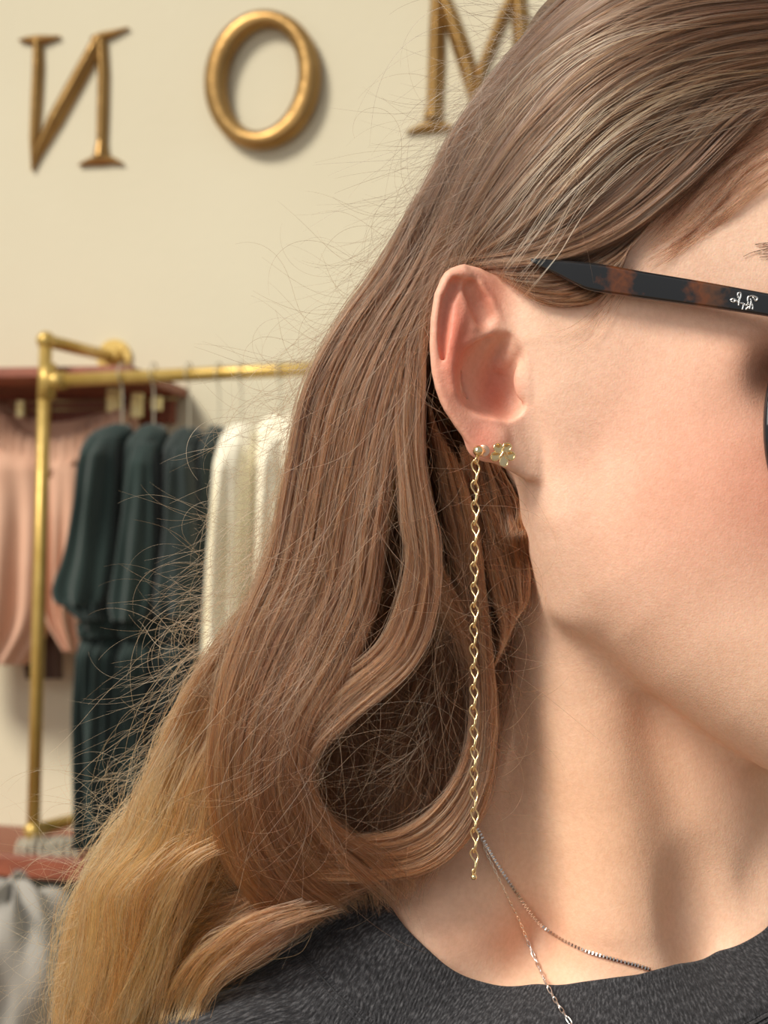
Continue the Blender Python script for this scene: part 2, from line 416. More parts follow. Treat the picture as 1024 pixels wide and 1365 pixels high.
# ---- garments
def garment_geo(rows, off, thick, folds=5, famp=0.10, nseg=72, seed=0, nrow=60, slant=0.0, sharp=1.0):
    """closed cloth tube from rows of (py, px left, px right); thickness toward the room, vertical folds"""
    R = np.array(rows, float); yy = np.linspace(R[0, 0], R[-1, 0], nrow)
    xl = catmull(R[:, [0, 1]], 300); xr = catmull(R[:, [0, 2]], 300)
    L = np.interp(yy, xl[:, 0], xl[:, 1]); Rr = np.interp(yy, xr[:, 0], xr[:, 1])
    g = np.random.default_rng(seed); ph = g.uniform(0, 6.28, 6); fr = folds * g.uniform(0.7, 1.5, 6); am = g.uniform(0.4, 1, 6)
    V = []
    for r, y in enumerate(yy):
        t = r / (nrow - 1)
        a = onwall(L[r], y, off); b = onwall(Rr[r], y, off); c = (a + b) / 2; e = (b - a) / 2
        k = min(1.0, 0.25 + t * 6) * thick
        for s in range(nseg):
            th = 2 * math.pi * s / nseg
            x = math.cos(th); z = math.sin(th)
            f = sum(am[i] * math.sin(fr[i] * th + ph[i] + slant * t * 3 + 0.7 * math.sin(t * 5 + i)) for i in range(6)) / 3.0
            f = math.copysign(abs(f) ** sharp, f)
            ff = famp * f * min(1, 0.15 + t * 2.2)
            V.append(c + e * x * (1 + ff * 0.15 * abs(z)) + WN * (z * k * (1 + ff * 2.2)))
    Fc = [[r * nseg + s, (r + 1) * nseg + s, (r + 1) * nseg + (s + 1) % nseg, r * nseg + (s + 1) % nseg] for r in range(nrow - 1) for s in range(nseg)]
    Fc.append([s for s in range(nseg)]); Fc.append([(nrow - 1) * nseg + s for s in range(nseg)][::-1])
    return np.array(V), Fc
m_green = cloth_material('bottle_green_cotton', lin(22, 40, 38), lin(32, 52, 48), 500)
m_green2 = cloth_material('darker_green_cotton', lin(18, 33, 32), lin(26, 42, 40), 500)
m_pink = cloth_material('blush_cotton', lin(206, 160, 134), lin(218, 176, 150), 500)
m_cream = cloth_material('cream_cotton', lin(238, 230, 204), lin(246, 240, 218), 500)
m_brownc = cloth_material('dark_brown_lining', lin(72, 52, 42), lin(88, 64, 52), 500)
m_wire = simple('hanger_wire', lin(176, 160, 112), 0.3, 0.9)
m_clip = simple('brass_clip', lin(248, 232, 170), 0.3, 0.35)
m_hang = simple('grey_hanger_plastic', lin(178, 172, 152), 0.45)
def hook(px, top, bottom, off, name, parent, mat, half=0.018):
    """hanger hook over the bar and shoulders"""
    b = onwall(px, bottom, off); t = onwall(px, top, off)
    pts = [b, b * 0.35 + t * 0.65]
    for a in np.linspace(-0.4, math.pi * 1.15, 9):
        pts.append(t + WN * (-math.cos(a)) * half * -1 + UP * (math.sin(a) * half - half * 0.4))
    V, Fc = tube_geo(catmull(pts, 30), 0.0014, 8); return mesh_obj(name, V, Fc, mat, parent)
def dress(rows, skirt, sleeve, off, label, mat, seed, hookx, cuff=None, cat='dress', grp='dark green dresses on the gold rail'):
    r0 = rows[0]
    t = thing('hanging_dress' if cat == 'dress' else 'hanging_shirt', label, cat, tuple(onwall((r0[1] + r0[2]) / 2, r0[0], off)), grp)
    V, Fc = garment_geo(rows, off, 0.06, 6, 0.12, seed=seed); mesh_obj('bodice' if cat == 'dress' else 'shirt_body', V, Fc, mat, t)
    if skirt:
        V, Fc = garment_geo(skirt, off, 0.06, 13, 0.22, seed=seed + 1, nseg=110); mesh_obj('skirt', V, Fc, mat, t)
        y = skirt[0][0]; V, Fc = garment_geo([(y - 10, skirt[0][1], skirt[0][2]), (y, skirt[0][1] - 1, skirt[0][2] + 1), (y + 12, skirt[0][1], skirt[0][2])], off, 0.058, 13, 0.1, seed=seed + 1, nrow=8); mesh_obj('waistband', V, Fc, mat, t)
    if sleeve:
        V, Fc = garment_geo(sleeve, off + 0.055, 0.035, 5, 0.3, seed=seed + 2); mesh_obj('sleeve', V, Fc, mat, t)
    if cuff:
        V, Fc = garment_geo(cuff, off + 0.055, 0.03, 9, 0.15, seed=seed + 3, nrow=16); mesh_obj('cuff', V, Fc, mat, t)
    hk = hook(hookx, 492, r0[0] + 4, OFF, 'hanger', t, m_hang)
    return t
GO = OFF - 0.02
dress([(568, 283, 296), (580, 276, 306), (620, 272, 300), (840, 270, 292)], [(838, 268, 292), (900, 262, 290), (1128, 258, 300)], None, GO - 0.01,
      'dark green dress furthest right of the row, pressed against the cream shirt', m_green2, 31, 292)
dress([(570, 244, 262), (582, 228, 272), (625, 222, 272), (840, 220, 270)], [(838, 218, 268), (900, 212, 262), (1128, 208, 258)],
      [(596, 230, 258), (660, 224, 262), (740, 216, 262), (800, 206, 258), (824, 212, 250)], GO + 0.0,
      'third dark green dress from the gold upright', m_green2, 21, 252)
dress([(566, 196, 214), (578, 180, 224), (620, 170, 222), (840, 168, 220)], [(838, 166, 218), (900, 162, 212), (1128, 160, 208)],
      [(590, 178, 208), (660, 168, 210), (740, 158, 210), (800, 148, 206), (828, 152, 196)], GO + 0.01,
      'second dark green dress from the gold upright', m_green, 11, 205)
dress([(566, 150, 172), (576, 126, 178), (596, 114, 172), (640, 110, 170), (840, 112, 168)], [(838, 110, 166), (900, 106, 162), (1000, 104, 160), (1128, 108, 160)],
      [(580, 120, 158), (620, 106, 156), (680, 100, 154), (740, 88, 152), (782, 72, 146), (800, 74, 140), (808, 84, 134)], GO + 0.02,
      'dark green dress with a full gathered sleeve, nearest the gold upright', m_green, 1, 163,
      cuff=[(796, 82, 136), (812, 90, 136), (828, 110, 138)])
grpc = 'cream shirts on the gold rail'
dress([(552, 362, 384), (566, 346, 420), (600, 340, 440), (700, 336, 450), (1000, 330, 460)], None, [(584, 348, 372), (700, 344, 372), (800, 338, 368), (880, 332, 366)], GO,
      'cream shirt closest to the hair, behind the other cream shirt', m_cream, 51, 374, cat='shirt', grp=grpc)
dress([(566, 312, 334), (578, 298, 338), (610, 290, 340), (700, 284, 340), (800, 276, 338), (1000, 270, 334)], None, [(590, 292, 322), (660, 286, 320), (760, 278, 318), (880, 272, 318)], GO + 0.03,
      'cream shirt hanging beside the dark green dresses', m_cream, 41, 322, cat='shirt', grp=grpc)
# blush shorts clipped under the shelf
PO = 0.13
sh = thing('hanging_shorts', 'blush pink shorts with gathered waist, clipped under the wooden shelf', 'shorts', tuple(onwall(60, 560, PO)))
def shorts_piece(rows, off, thick, seed, name, folds=9, amp=0.25, mat=m_pink):
    V, Fc = garment_geo(rows, off, thick, folds, amp, seed=seed); return mesh_obj(name, V, Fc, mat, sh)
shorts_piece([(590, -70, 66), (640, -74, 70), (760, -78, 72), (830, -80, 66), (886, -82, 34)], PO, 0.05, 61, 'trouser_leg')
shorts_piece([(590, 44, 130), (640, 50, 140), (700, 54, 136), (760, 60, 124), (820, 66, 116), (870, 96, 118)], PO - 0.01, 0.04, 62, 'trouser_leg')
shorts_piece([(760, 30, 74), (840, 28, 82), (905, 36, 84)], PO - 0.055, 0.02, 63, 'lining', mat=m_brownc)
# waistband: a sagging gathered band between the two clips
band = []
top = catmull([(-40, 520), (5, 550), (30, 574), (62, 588), (95, 582), (125, 566), (168, 546)], 60)
V = []; nb = 60
for i, (x, y) in enumerate(top):
    f = 0.004 * math.sin(i * 1.7)
    for (dy, dz) in ((0, 0.0), (-2, 0.018 + f), (14, 0.026 + f), (34, 0.024 + f), (44, 0.03), (46, 0.0), (30, -0.02), (6, -0.02)):
        V.append(onwall(x, y + dy, PO) + WN * dz)
Fc = [[i * 8 + k, i * 8 + 8 + k, i * 8 + 8 + (k + 1) % 8, i * 8 + (k + 1) % 8] for i in range(nb - 1) for k in range(8)] + [list(range(8)), [(nb - 1) * 8 + k for k in range(8)][::-1]]
mesh_obj('waistband', V, Fc, m_pink, sh)
band2 = catmull([(-20, 528), (20, 548), (60, 560), (100, 556), (140, 544), (176, 536)], 40); V = []
for i, (x, y) in enumerate(band2):
    for (dy, dz) in ((0, -0.03), (0, -0.022), (40, -0.02), (40, -0.03)): V.append(onwall(x, y + dy, PO) + WN * dz)
Fc = [[i * 4 + k, i * 4 + 4 + k, i * 4 + 4 + (k + 1) % 4, i * 4 + (k + 1) % 4] for i in range(39) for k in range(4)] + [[0, 1, 2, 3], [159, 158, 157, 156]]
mesh_obj('back_waistband', V, Fc, m_pink, sh)
# clip hanger: a wire and its brass clips
ch = thing('clip_hanger', 'thin metal trouser hanger with brass clips above the pink shorts', 'hanger', tuple(onwall(100, 530, PO)))
for yy_ in (534, 545):
    V, Fc = tube_geo([onwall(-40, yy_ + 3, PO), onwall(152, yy_, PO)], 0.0016, 8); mesh_obj('crossbar', V, Fc, m_wire, ch)
V, Fc = tube_geo(catmull([onwall(58, 536, PO), onwall(58, 524, PO), onwall(60, 519, PO), onwall(64, 518, PO)], 12), 0.0018, 8); mesh_obj('hook', V, Fc, m_wire, ch)
def clip(px, py, w_, h_, parent):
    c = onwall(px, py, PO + 0.012); k = 3.05 / F_PX
    V, Fc = join_geo([box_geo(c, WL, WN, UP, w_ * k / 2, 0.006, h_ * k / 2), tube_geo([c + WN * 0.008 - WL * w_ * k * 0.45 + UP * h_ * k * 0.1, c + WN * 0.008 + WL * w_ * k * 0.45 + UP * h_ * k * 0.1], 0.004, 8)])
    bevel(mesh_obj('clip', V, Fc, m_clip, parent, smooth=False), 0.002)
clip(28, 545, 10, 22, ch); clip(152, 533, 18, 32, ch)
ch2 = thing('clip_hanger', 'second trouser hanger, its brass clips right of the pink shorts', 'hanger', tuple(onwall(200, 530, PO)))
V, Fc = tube_geo([onwall(176, 534, PO), onwall(236, 531, PO)], 0.0016, 8); mesh_obj('crossbar', V, Fc, m_wire, ch2)
clip(183, 540, 14, 32, ch2); clip(209, 538, 13, 18, ch2)
# grey cloth heaped below the bench, and the pale fringe on the ledge
m_greyc = cloth_material('grey_plush', lin(150, 146, 138), lin(176, 170, 160), 200)
def heap(cx, cy, rx, ry, off, depth, seed, label):
    g = np.random.default_rng(seed); V = []; nu, nv = 64, 36; k = 2.7 / F_PX
    c = onwall(cx, cy, off); ph = g.uniform(0, 6.28, 8)
    for j in range(nv + 1):
        t = math.pi * j / nv
        for i in range(nu):
            a = 2 * math.pi * i / nu
            w1 = 1 + 0.07 * math.sin(4 * a + 5 * t + ph[0]) + 0.05 * math.sin(9 * a - 4 * t + ph[1]) + 0.04 * math.sin(6 * t + 3 * a + ph[2]) + 0.02 * math.sin(19 * a + ph[3])
            V.append(c + WL * math.sin(t) * math.cos(a) * rx * k * w1 + WN * math.sin(t) * math.sin(a) * depth * w1 + UP * math.cos(t) * ry * k * w1)
    Fc = [[j * nu + i, (j + 1) * nu + i, (j + 1) * nu + (i + 1) % nu, j * nu + (i + 1) % nu] for j in range(nv) for i in range(nu)]
    o = mesh_obj('floor_cushion', np.array(V) - c, Fc, m_greyc); o.location = c
    return tag(o, label, 'cushion')
heap(10, 1330, 90, 130, 0.62, 0.16, 3, 'grey plush cushion at the bottom left corner, in front of the bench')
heap(110, 1370, 105, 138, 0.42, 0.14, 9, 'taupe grey cushion behind the blond hair ends, right of the corner cushion')
m_fringe = cloth_material('ivory_fringe', lin(168, 158, 138), lin(186, 178, 158), 200)
fr = thing('fringed_cloth', 'folded ivory cloth with short fringe on the low wooden ledge', 'cloth', tuple(onwall(60, 1144, 0.30)))
for i, x in enumerate(np.linspace(28, 104, 9)):
    a = onwall(x, 1118 + 3 * math.sin(i * 2.1), 0.31); b = onwall(x + 1.5 * math.sin(i * 5), 1147 + 3 * math.sin(i * 3.3), 0.335 + 0.004 * (i % 2))
    V, Fc = tube_geo(catmull([a, a * 0.5 + b * 0.5 + WN * 0.014, b], 10), [0.003, 0.0035, 0.004, 0.004, 0.0035, 0.003, 0.0035, 0.004, 0.005, 0.003], 8)
    mesh_obj('tassel', V, Fc, m_fringe, fr)
V, Fc = garment_geo([(1117, 30, 96), (1121, 28, 98), (1125, 28, 98)], 0.27, 0.05, 7, 0.12, seed=71, nrow=14); mesh_obj('folded_cloth', V, Fc, m_fringe, fr)
# ------------------------------------------------------------------ the figure: one implicit surface, meshed by surface nets
def smin(a, b, k):
    h = np.clip(0.5 + 0.5 * (b - a) / k, 0, 1); return b * (1 - h) + a * h - k * h * (1 - h)
def smax(a, b, k): return -smin(-a, -b, k)
def ell(X, Y, Z, c, r, rot=0.0):
    """ellipsoid, rot turns it in the picture plane (counter-clockwise)"""
    x, y, z = X - c[0], Y - c[1], Z - c[2]
    if rot: cs, sn = math.cos(rot), math.sin(rot); x, z = x * cs + z * sn, -x * sn + z * cs
    k0 = np.sqrt((x / r[0]) ** 2 + (y / r[1]) ** 2 + (z / r[2]) ** 2)
    k1 = np.sqrt((x / r[0] ** 2) ** 2 + (y / r[1] ** 2) ** 2 + (z / r[2] ** 2) ** 2)
    return k0 * (k0 - 1) / (k1 + 1e-9)
def cone(X, Y, Z, a, b, ra, rb):
    a = np.asarray(a); b = np.asarray(b); d = b - a
    h = np.clip(((X - a[0]) * d[0] + (Y - a[1]) * d[1] + (Z - a[2]) * d[2]) / np.dot(d, d), 0, 1)
    return np.sqrt((X - a[0] - d[0] * h) ** 2 + (Y - a[1] - d[1] * h) ** 2 + (Z - a[2] - d[2] * h) ** 2) - (ra + (rb - ra) * h)
def chain(X, Y, Z, pts, rad, k=4.0):
    out = None
    for i in range(len(pts) - 1):
        c = cone(X, Y, Z, pts[i], pts[i + 1], rad[i], rad[i + 1])
        out = c if out is None else np.minimum(out, c)
    return out
def poly2(X, Z, pts):
    """signed distance to a polygon in the x-z plane"""
    d = np.full(np.broadcast(X, Z).shape, 1e18, np.float32); s = np.ones(d.shape, bool)
    n = len(pts)
    for i in range(n):
        ax, az = pts[i]; bx, bz = pts[i - 1]
        ex, ez = bx - ax, bz - az; wx, wz = X - ax, Z - az
        t = np.clip((wx * ex + wz * ez) / (ex * ex + ez * ez), 0, 1)
        d = np.minimum(d, (wx - ex * t) ** 2 + (wz - ez * t) ** 2)
        c1 = Z >= az; c2 = Z < bz; c3 = ex * wz > ez * wx
        flip = (c1 & c2 & c3) | (~c1 & ~c2 & ~c3); s ^= flip
    return np.where(s, 1, -1) * np.sqrt(d)
def seg_axis(parts):
    out = [np.arange(a, b, st) for a, b, st in parts]; return np.concatenate(out + [[parts[-1][1]]]).astype(np.float32)
GX = seg_axis([(-560, -100, 26), (-100, 46, 14), (46, 62, 4), (62, 215, 2.0), (215, 250, 4), (250, 620, 7), (620, 1080, 20)])
GY = seg_axis([(-420, -120, 20), (-120, -96, 6), (-96, 44, 2.5), (44, 240, 7), (240, 1000, 24)])
GZ = seg_axis([(-1000, -800, 25), (-800, 0, 7), (0, 40, 5), (40, 345, 2.0), (345, 460, 7), (460, 960, 20)])
X = GX[:, None, None]; Y = GY[None, :, None]; Z = GZ[None, None, :]
def Qp(pts): return [tuple(q(*p)) for p in pts]
# skull and face: the profile as a rounded slab
head_px = [(575, 330), (628, 170), (720, 20), (840, -110), (1000, -230), (1180, -180), (1290, -40), (1330, 120), (1325, 250), (1310, 330), (1330, 400),
           (1400, 530), (1395, 570), (1345, 600), (1362, 660), (1350, 700), (1355, 760), (1320, 800), (1335, 870), (1300, 960), (1200, 1040), (1100, 1050), (1020, 1026),
           (940, 975), (862, 918), (795, 862), (745, 800), (715, 730), (700, 655), (640, 600), (580, 500)]
hp = [(q(a, b, 120)[0], q(a, b, 120)[2]) for a, b in head_px]
R2 = 185.0
d2 = poly2(X[:, :, :], Z, hp)
p2 = np.maximum(d2 + R2, 0)
py_ = np.maximum(np.abs(Y - 305.0) - (345.0 - R2), 0)
kk = 2.3
head = ((p2 ** kk + py_ ** kk) ** (1 / kk) - R2).astype(np.float32)
# cheek and cheekbone fullness, temple hollow, eye socket
S = smin(head, ell(X, Y, Z, q(935, 640, 80), (150, 120, 190)), 60)
S = smin(S, ell(X, Y, Z, q(960, 500, 60), (130, 88, 60)), 60)
S = smin(S, ell(X, Y, Z, q(820, 700, 110), (105, 115, 150), 0.5), 60)
S = smax(S, -ell(X, Y, Z, q(1090, 500, -60), (75, 75, 55)), 50)
S = smax(S, -ell(X, Y, Z, q(1205, 545, 0), (150, 175, 75)), 50)
S = smin(S, ell(X, Y, Z, q(1060, 335, 40), (100, 60, 40)), 40)
S = smin(S, chain(X, Y, Z, [q(745, 480, 44), q(746, 560, 44), q(752, 680, 48), q(778, 790, 85)], [50, 52, 52, 50]), 40)     # angle of the jaw
# neck, its tendon and hollows
neck = cone(X, Y, Z, q(865, 880, 380), q(850, 1380, 380), 196, 212)
S = smin(S, neck, 34)
scm = chain(X, Y, Z, [q(730, 770, 175), q(775, 930, 205), q(800, 1080, 205), q(818, 1230, 190), q(850, 1400, 190)], [60, 78, 84, 84, 80])
S = smin(S, scm, 50)
trap = chain(X, Y, Z, [q(740, 800, 330), q(700, 1010, 310), q(590, 1240, 240), q(395, 1385, 170), q(240, 1500, 40)], [120, 130, 112, 108, 118])
S = smin(S, trap, 70)
torso = ell(X, Y, Z, q(800, 1760, 300), (690, 500, 585))
S = smin(S, torso, 70)
S = smax(S, -ell(X, Y, Z, q(955, 1225, 120), (62, 80, 120), 0.12), 34)                               # hollow beside the windpipe
S = smax(S, -ell(X, Y, Z, q(700, 975, 120), (16, 36, 95), 0.18), 34)                                # groove behind the tendon
wind = chain(X, Y, Z, [q(1020, 1110, 340), q(1000, 1340, 210)], [60, 60])
S = smin(S, wind, 50)
ST = np.ascontiguousarray(smin(smin(smin(smin(neck, scm, 60), wind, 60), trap, 80), torso, 90), dtype=np.float32)   # plain form the shirt hangs on
S_noear = S.copy()
# ---- the ear, in its own box
ix = (GX > 40) & (GX < 226); iy = (GY > -118) & (GY < 60); iz = (GZ > 30) & (GZ < 350)
xi, yi, zi = [np.where(v)[0] for v in (ix, iy, iz)]
sl = (slice(xi[0], xi[-1] + 1), slice(yi[0], yi[-1] + 1), slice(zi[0], zi[-1] + 1))
x, y, z = X[sl[0]], Y[:, sl[1]], Z[:, :, sl[2]]
def zq(zx, zy, dl): return q(540 + zx / 3.94, 320 + zy / 3.94, dl)
xm = q(704, 480, 0)[0]
plane = lambda xx: -1 - (xm - xx) * 0.44                       # the ear flares out towards its rim
def onear(zx, zy, up): 
    p = q(540 + zx / 3.94, 320 + zy / 3.94, 0); dl = plane(p[0]) - up
    return q(540 + zx / 3.94, 320 + zy / 3.94, dl)
ear_z = [(640, 330), (560, 260), (480, 195), (400, 150), (310, 127), (240, 150), (190, 210), (160, 300), (140, 420), (133, 540), (140, 660), (162, 780), (205, 890),
         (265, 980), (325, 1060), (365, 1110), (420, 1150), (490, 1180), (560, 1215), (640, 1262), (710, 1262), (720, 800), (720, 400)]
ep = []
for a, b in ear_z:
    p = onear(a, b, 0); ep.append((p[0], p[2]))
e2 = poly2(x, z, ep)
pm = plane(x)
er = 9.0
ep2 = np.maximum(e2 + er, 0); ey = np.maximum(np.abs(y - pm - 5.0) - 6.0, 0)
ear = np.sqrt(ep2 ** 2 + ey ** 2) - er
# bowl behind the hollow
ear = smin(ear, ell(x, y, z, zq(460, 700, 14), (56, 48, 66)), 14)
helix = chain(x, y, z, [onear(*p) for p in [(590, 560, -4), (500, 450, 2), (440, 330, 5), (380, 240, 6), (300, 172, 7), (235, 195, 7), (185, 290, 6), (165, 420, 5), (160, 560, 4), (172, 700, 2), (215, 840, 0)]],
              [8, 9, 9, 9, 9, 8.5, 7.5, 7, 6.5, 6.5, 7])
ear = smin(ear, helix, 5)
anti = chain(x, y, z, [onear(*p) for p in [(300, 330, -1), (268, 440, 5), (235, 560, 8), (225, 680, 8), (262, 780, 7), (330, 845, 6), (420, 890, 5), (470, 930, 3)]],
             [8, 10, 11, 11, 10, 9.5, 10, 8])
ear = smin(ear, anti, 9)
cav = ell(x, y, z, zq(452, 690, -58), (44, 60, 60), -0.25)
cav = smin(cav, ell(x, y, z, zq(535, 790, -34), (28, 46, 38)), 14)
cav = smin(cav, ell(x, y, z, zq(470, 540, -48), (22, 36, 24), 0.2), 10)
ear = smax(ear, -cav, 9)
inf = chain(x, y, z, [onear(*p) for p in [(290, 545, 4), (370, 515, 2), (490, 462, -1)]], [7, 5, 4]); ear = smin(ear, inf, 8)
fossa = chain(x, y, z, [onear(*p) for p in [(345, 250, 8), (385, 330, 7), (415, 400, 8)]], [10, 13, 13]); ear = smax(ear, -fossa, 12)
scapha = chain(x, y, z, [onear(*p) for p in [(262, 235, 9), (222, 320, 9), (203, 420, 8), (196, 520, 8), (200, 620, 8)]], [10, 9, 8, 6.5, 4]); ear = smax(ear, -scapha, 7)
lobe = ell(x, y, z, onear(430, 1060, -1), (27, 13, 23), 0.45); ear = smin(ear, lobe, 12)
body_e = S[sl]
# the hollow also cuts the cheek's edge; tragus stands over it
both = smin(body_e, ear, 14)
cav2 = ell(x, y, z, zq(490, 700, -40), (34, 56, 58), -0.30); cav2 = smin(cav2, ell(x, y, z, zq(545, 805, -26), (26, 44, 34)), 14)
both = smax(both, -cav2, 6)
trag = ell(x, y, z, zq(622, 750, -12), (13, 10, 25), 0.08); both = smin(both, trag, 9)
both = smin(both, chain(x, y, z, [zq(600, 530, -12), zq(555, 600, 2), zq(505, 655, 12)], [9, 8, 7]), 14)
S[sl] = both
S = np.ascontiguousarray(S, dtype=np.float32)
S_cut = S.copy()
for ax_, (lo, hi) in enumerate(((1, -2), (1, -2), (1, -2))):
    i0 = [slice(None)] * 3; i0[ax_] = slice(0, 1); S_cut[tuple(i0)] = 20
    i0[ax_] = slice(-1, None); S_cut[tuple(i0)] = 20
def trilin(A, pts):
    pts = np.asarray(pts, float); idx = []
    for k, g in enumerate((GX, GY, GZ)):
        idx.append(np.clip(np.interp(pts[:, k], g, np.arange(len(g))), 0, len(g) - 1.001))
    i = [v.astype(int) for v in idx]; f = [v - j for v, j in zip(idx, i)]; out = 0
    for a in (0, 1):
        for b in (0, 1):
            for c in (0, 1):
                w_ = (f[0] if a else 1 - f[0]) * (f[1] if b else 1 - f[1]) * (f[2] if c else 1 - f[2])
                out = out + w_ * A[i[0] + a, i[1] + b, i[2] + c]
    return out
def surface_nets(A):
    s = A < 0
    c = [s[i:s.shape[0] - 1 + i, j:s.shape[1] - 1 + j, k:s.shape[2] - 1 + k] for i in (0, 1) for j in (0, 1) for k in (0, 1)]
    any_ = c[0].copy(); all_ = c[0].copy()
    for v in c[1:]: any_ |= v; all_ &= v
    cell = any_ & ~all_; ci = np.argwhere(cell); ids = np.full(cell.shape, -1, np.int64); ids[cell] = np.arange(len(ci))
    acc = np.zeros((len(ci), 3)); cnt = np.zeros(len(ci)); G = (GX, GY, GZ)
    for ax_ in range(3):
        o = [k for k in range(3) if k != ax_]
        for a in (0, 1):
            for b in (0, 1):
                p0 = ci.copy(); p0[:, o[0]] += a; p0[:, o[1]] += b; p1 = p0.copy(); p1[:, ax_] += 1
                v0 = A[tuple(p0.T)]; v1 = A[tuple(p1.T)]; m = (v0 < 0) != (v1 < 0)
                t = v0[m] / (v0[m] - v1[m]); pos = np.stack([G[k][p0[m, k]] for k in range(3)], 1).astype(float)
                pos[:, ax_] += t * (G[ax_][p1[m, ax_]] - G[ax_][p0[m, ax_]])
                acc[m] += pos; cnt[m] += 1
    V = acc / cnt[:, None]; Fs = []
    for ax_ in range(3):
        o = [(ax_ + 1) % 3, (ax_ + 2) % 3]
        lo = [slice(1, -1)] * 3; lo[ax_] = slice(0, -1); hi = [slice(1, -1)] * 3; hi[ax_] = slice(1, None)
        a = s[tuple(lo)]; b = s[tuple(hi)]; e = np.argwhere(a != b); inside = a[tuple(e.T)]
        base = e.copy(); base[:, o[0]] += 1; base[:, o[1]] += 1
        def cc(d0, d1):
            p = base.copy(); p[:, o[0]] += d0; p[:, o[1]] += d1; return ids[tuple(p.T)]
        qd = np.stack([cc(-1, -1), cc(0, -1), cc(0, 0), cc(-1, 0)], 1)
        qd[~inside] = qd[~inside][:, ::-1]; Fs.append(qd)
    Fq = np.vstack(Fs); return V, Fq[(Fq >= 0).all(1)]
V, Fq = surface_nets(S_cut)
BV, BF = V, Fq
# relax a little where the grid is coarse
# first hit of the sight line on the figure
Sneg = S_noear < 0; has = Sneg.any(1); fi = Sneg.argmax(1)
fi1 = np.clip(fi, 1, None)
ii, kk_ = np.meshgrid(np.arange(len(GX)), np.arange(len(GZ)), indexing='ij')
v1 = S_noear[ii, fi1, kk_]; v0 = S_noear[ii, fi1 - 1, kk_]; t = np.clip(v0 / (v0 - v1 + 1e-9), 0, 1)
DEP = np.where(has, GY[fi1 - 1] + t * (GY[fi1] - GY[fi1 - 1]), 9999.0)
def depth_at(px, py, miss=9999.0, shift=0.0):
    px = np.asarray(px, float); py = np.asarray(py, float); dl = np.full(px.shape, 60.0)
    for _ in range(6):
        k = 1 + dl / F_PX; x_ = (px - 512) * k; z_ = (682.5 - py) * k
        i = np.clip(np.interp(x_, GX, np.arange(len(GX))).round().astype(int), 0, len(GX) - 1)
        j = np.clip(np.interp(z_, GZ, np.arange(len(GZ))).round().astype(int), 0, len(GZ) - 1)
        d = DEP[i, j]; dl = np.where(d > 9000, dl, 0.5 * dl + 0.5 * d)
    return np.where(d > 9000, miss, d)
person = thing('person', 'long-haired person in profile with glasses, gold earrings and grey sweatshirt', 'person', tuple(to_world(q(800, 1700, 300))))
body = mesh_obj('body', to_world(V), Fq, skin_material(), person)
# complexion: real skin colour plus painted eye-socket shade; redder on the ear, the cheek and the knuckle of the jaw
base = np.array(lin(247, 210, 184)[:3]); tint = np.tile(base, (len(V), 1))
def blush(c, r, col, amt):
    global tint
    d = np.sqrt((((V - np.array(c)) / np.array(r)) ** 2).sum(1)); w_ = (amt * np.exp(-d ** 2))[:, None]
    tint = tint * (1 - w_) + np.array(lin(*col)[:3]) * w_
blush(q(1040, 650, 0), (110, 200, 110), (214, 128, 104), 0.75)
blush(q(900, 640, -20), (150, 200, 200), (246, 176, 150), 0.6)
blush(q(1010, 480, 0), (60, 200, 60), (196, 128, 96), 0.6)  # painted shade of the eye socket and glasses frame
blush(q(610, 460, -60), (36, 60, 110), (224, 120, 98), 0.9)
blush(q(655, 390, -40), (30, 50, 45), (228, 132, 108), 0.7)
blush(q(660, 520, 0), (32, 60, 60), (212, 112, 92), 0.8)
blush(q(640, 585, -30), (28, 50, 30), (238, 146, 126), 0.75)
blush(q(800, 1100, 140), (260, 400, 260), (240, 192, 156), 0.8)
blush(q(690, 1290, 0), (130, 300, 50), (228, 160, 130), 0.5)
ca = body.data.color_attributes.new('tint', 'FLOAT_COLOR', 'POINT')
ca.data.foreach_set('color', np.hstack([tint, np.ones((len(V), 1))]).astype(np.float32).ravel())

# ---- the sweatshirt, draped on an offset of the body
SC = np.array(q(800, 1700, 300))
def star(th, ph, off, r0=120, r1=1100):
    """distance from SC to the offset surface, outermost crossing, along angle th round the body and ph from the vertical"""
    th = np.asarray(th, float); ph = np.asarray(ph, float)
    D = np.stack([np.sin(ph) * np.cos(th), np.sin(ph) * np.sin(th), np.cos(ph)], -1).reshape(-1, 3)
    lo = np.full(len(D), float(r0)); last = lo.copy(); found = np.zeros(len(D), bool)
    for r in np.arange(r0, r1, 12.0):
        inside = trilin(ST, SC + D * r) < off
        last[inside] = r
    a = last.copy(); b = last + 14
    for _ in range(10):
        m = (a + b) / 2; ins = trilin(ST, SC + D * m[:, None]) < off; a = np.where(ins, m, a); b = np.where(ins, b, m)
    return a.reshape(th.shape), D.reshape(th.shape + (3,))
neck_px = [(468, 1120), (490, 1158), (510, 1194), (540, 1238), (586, 1276), (639, 1297), (714, 1308), (772, 1307), (852, 1295), (905, 1282), (958, 1263), (1024, 1234)]
OFFS = 12.0
ths = []; phs = []
for a, b in neck_px:
    dl = 400.0
    for dl in np.arange(-320, 500, 2.0):
        if trilin(ST, [q(a, b, dl)])[0] < OFFS * 1.3: break
    p = q(a, b, dl) - SC; ths.append(math.atan2(p[1], p[0])); phs.append(math.atan2(math.hypot(p[0], p[1]), p[2]))
print('NECK', [round(math.degrees(t)) for t in ths], [round(math.degrees(t)) for t in phs])
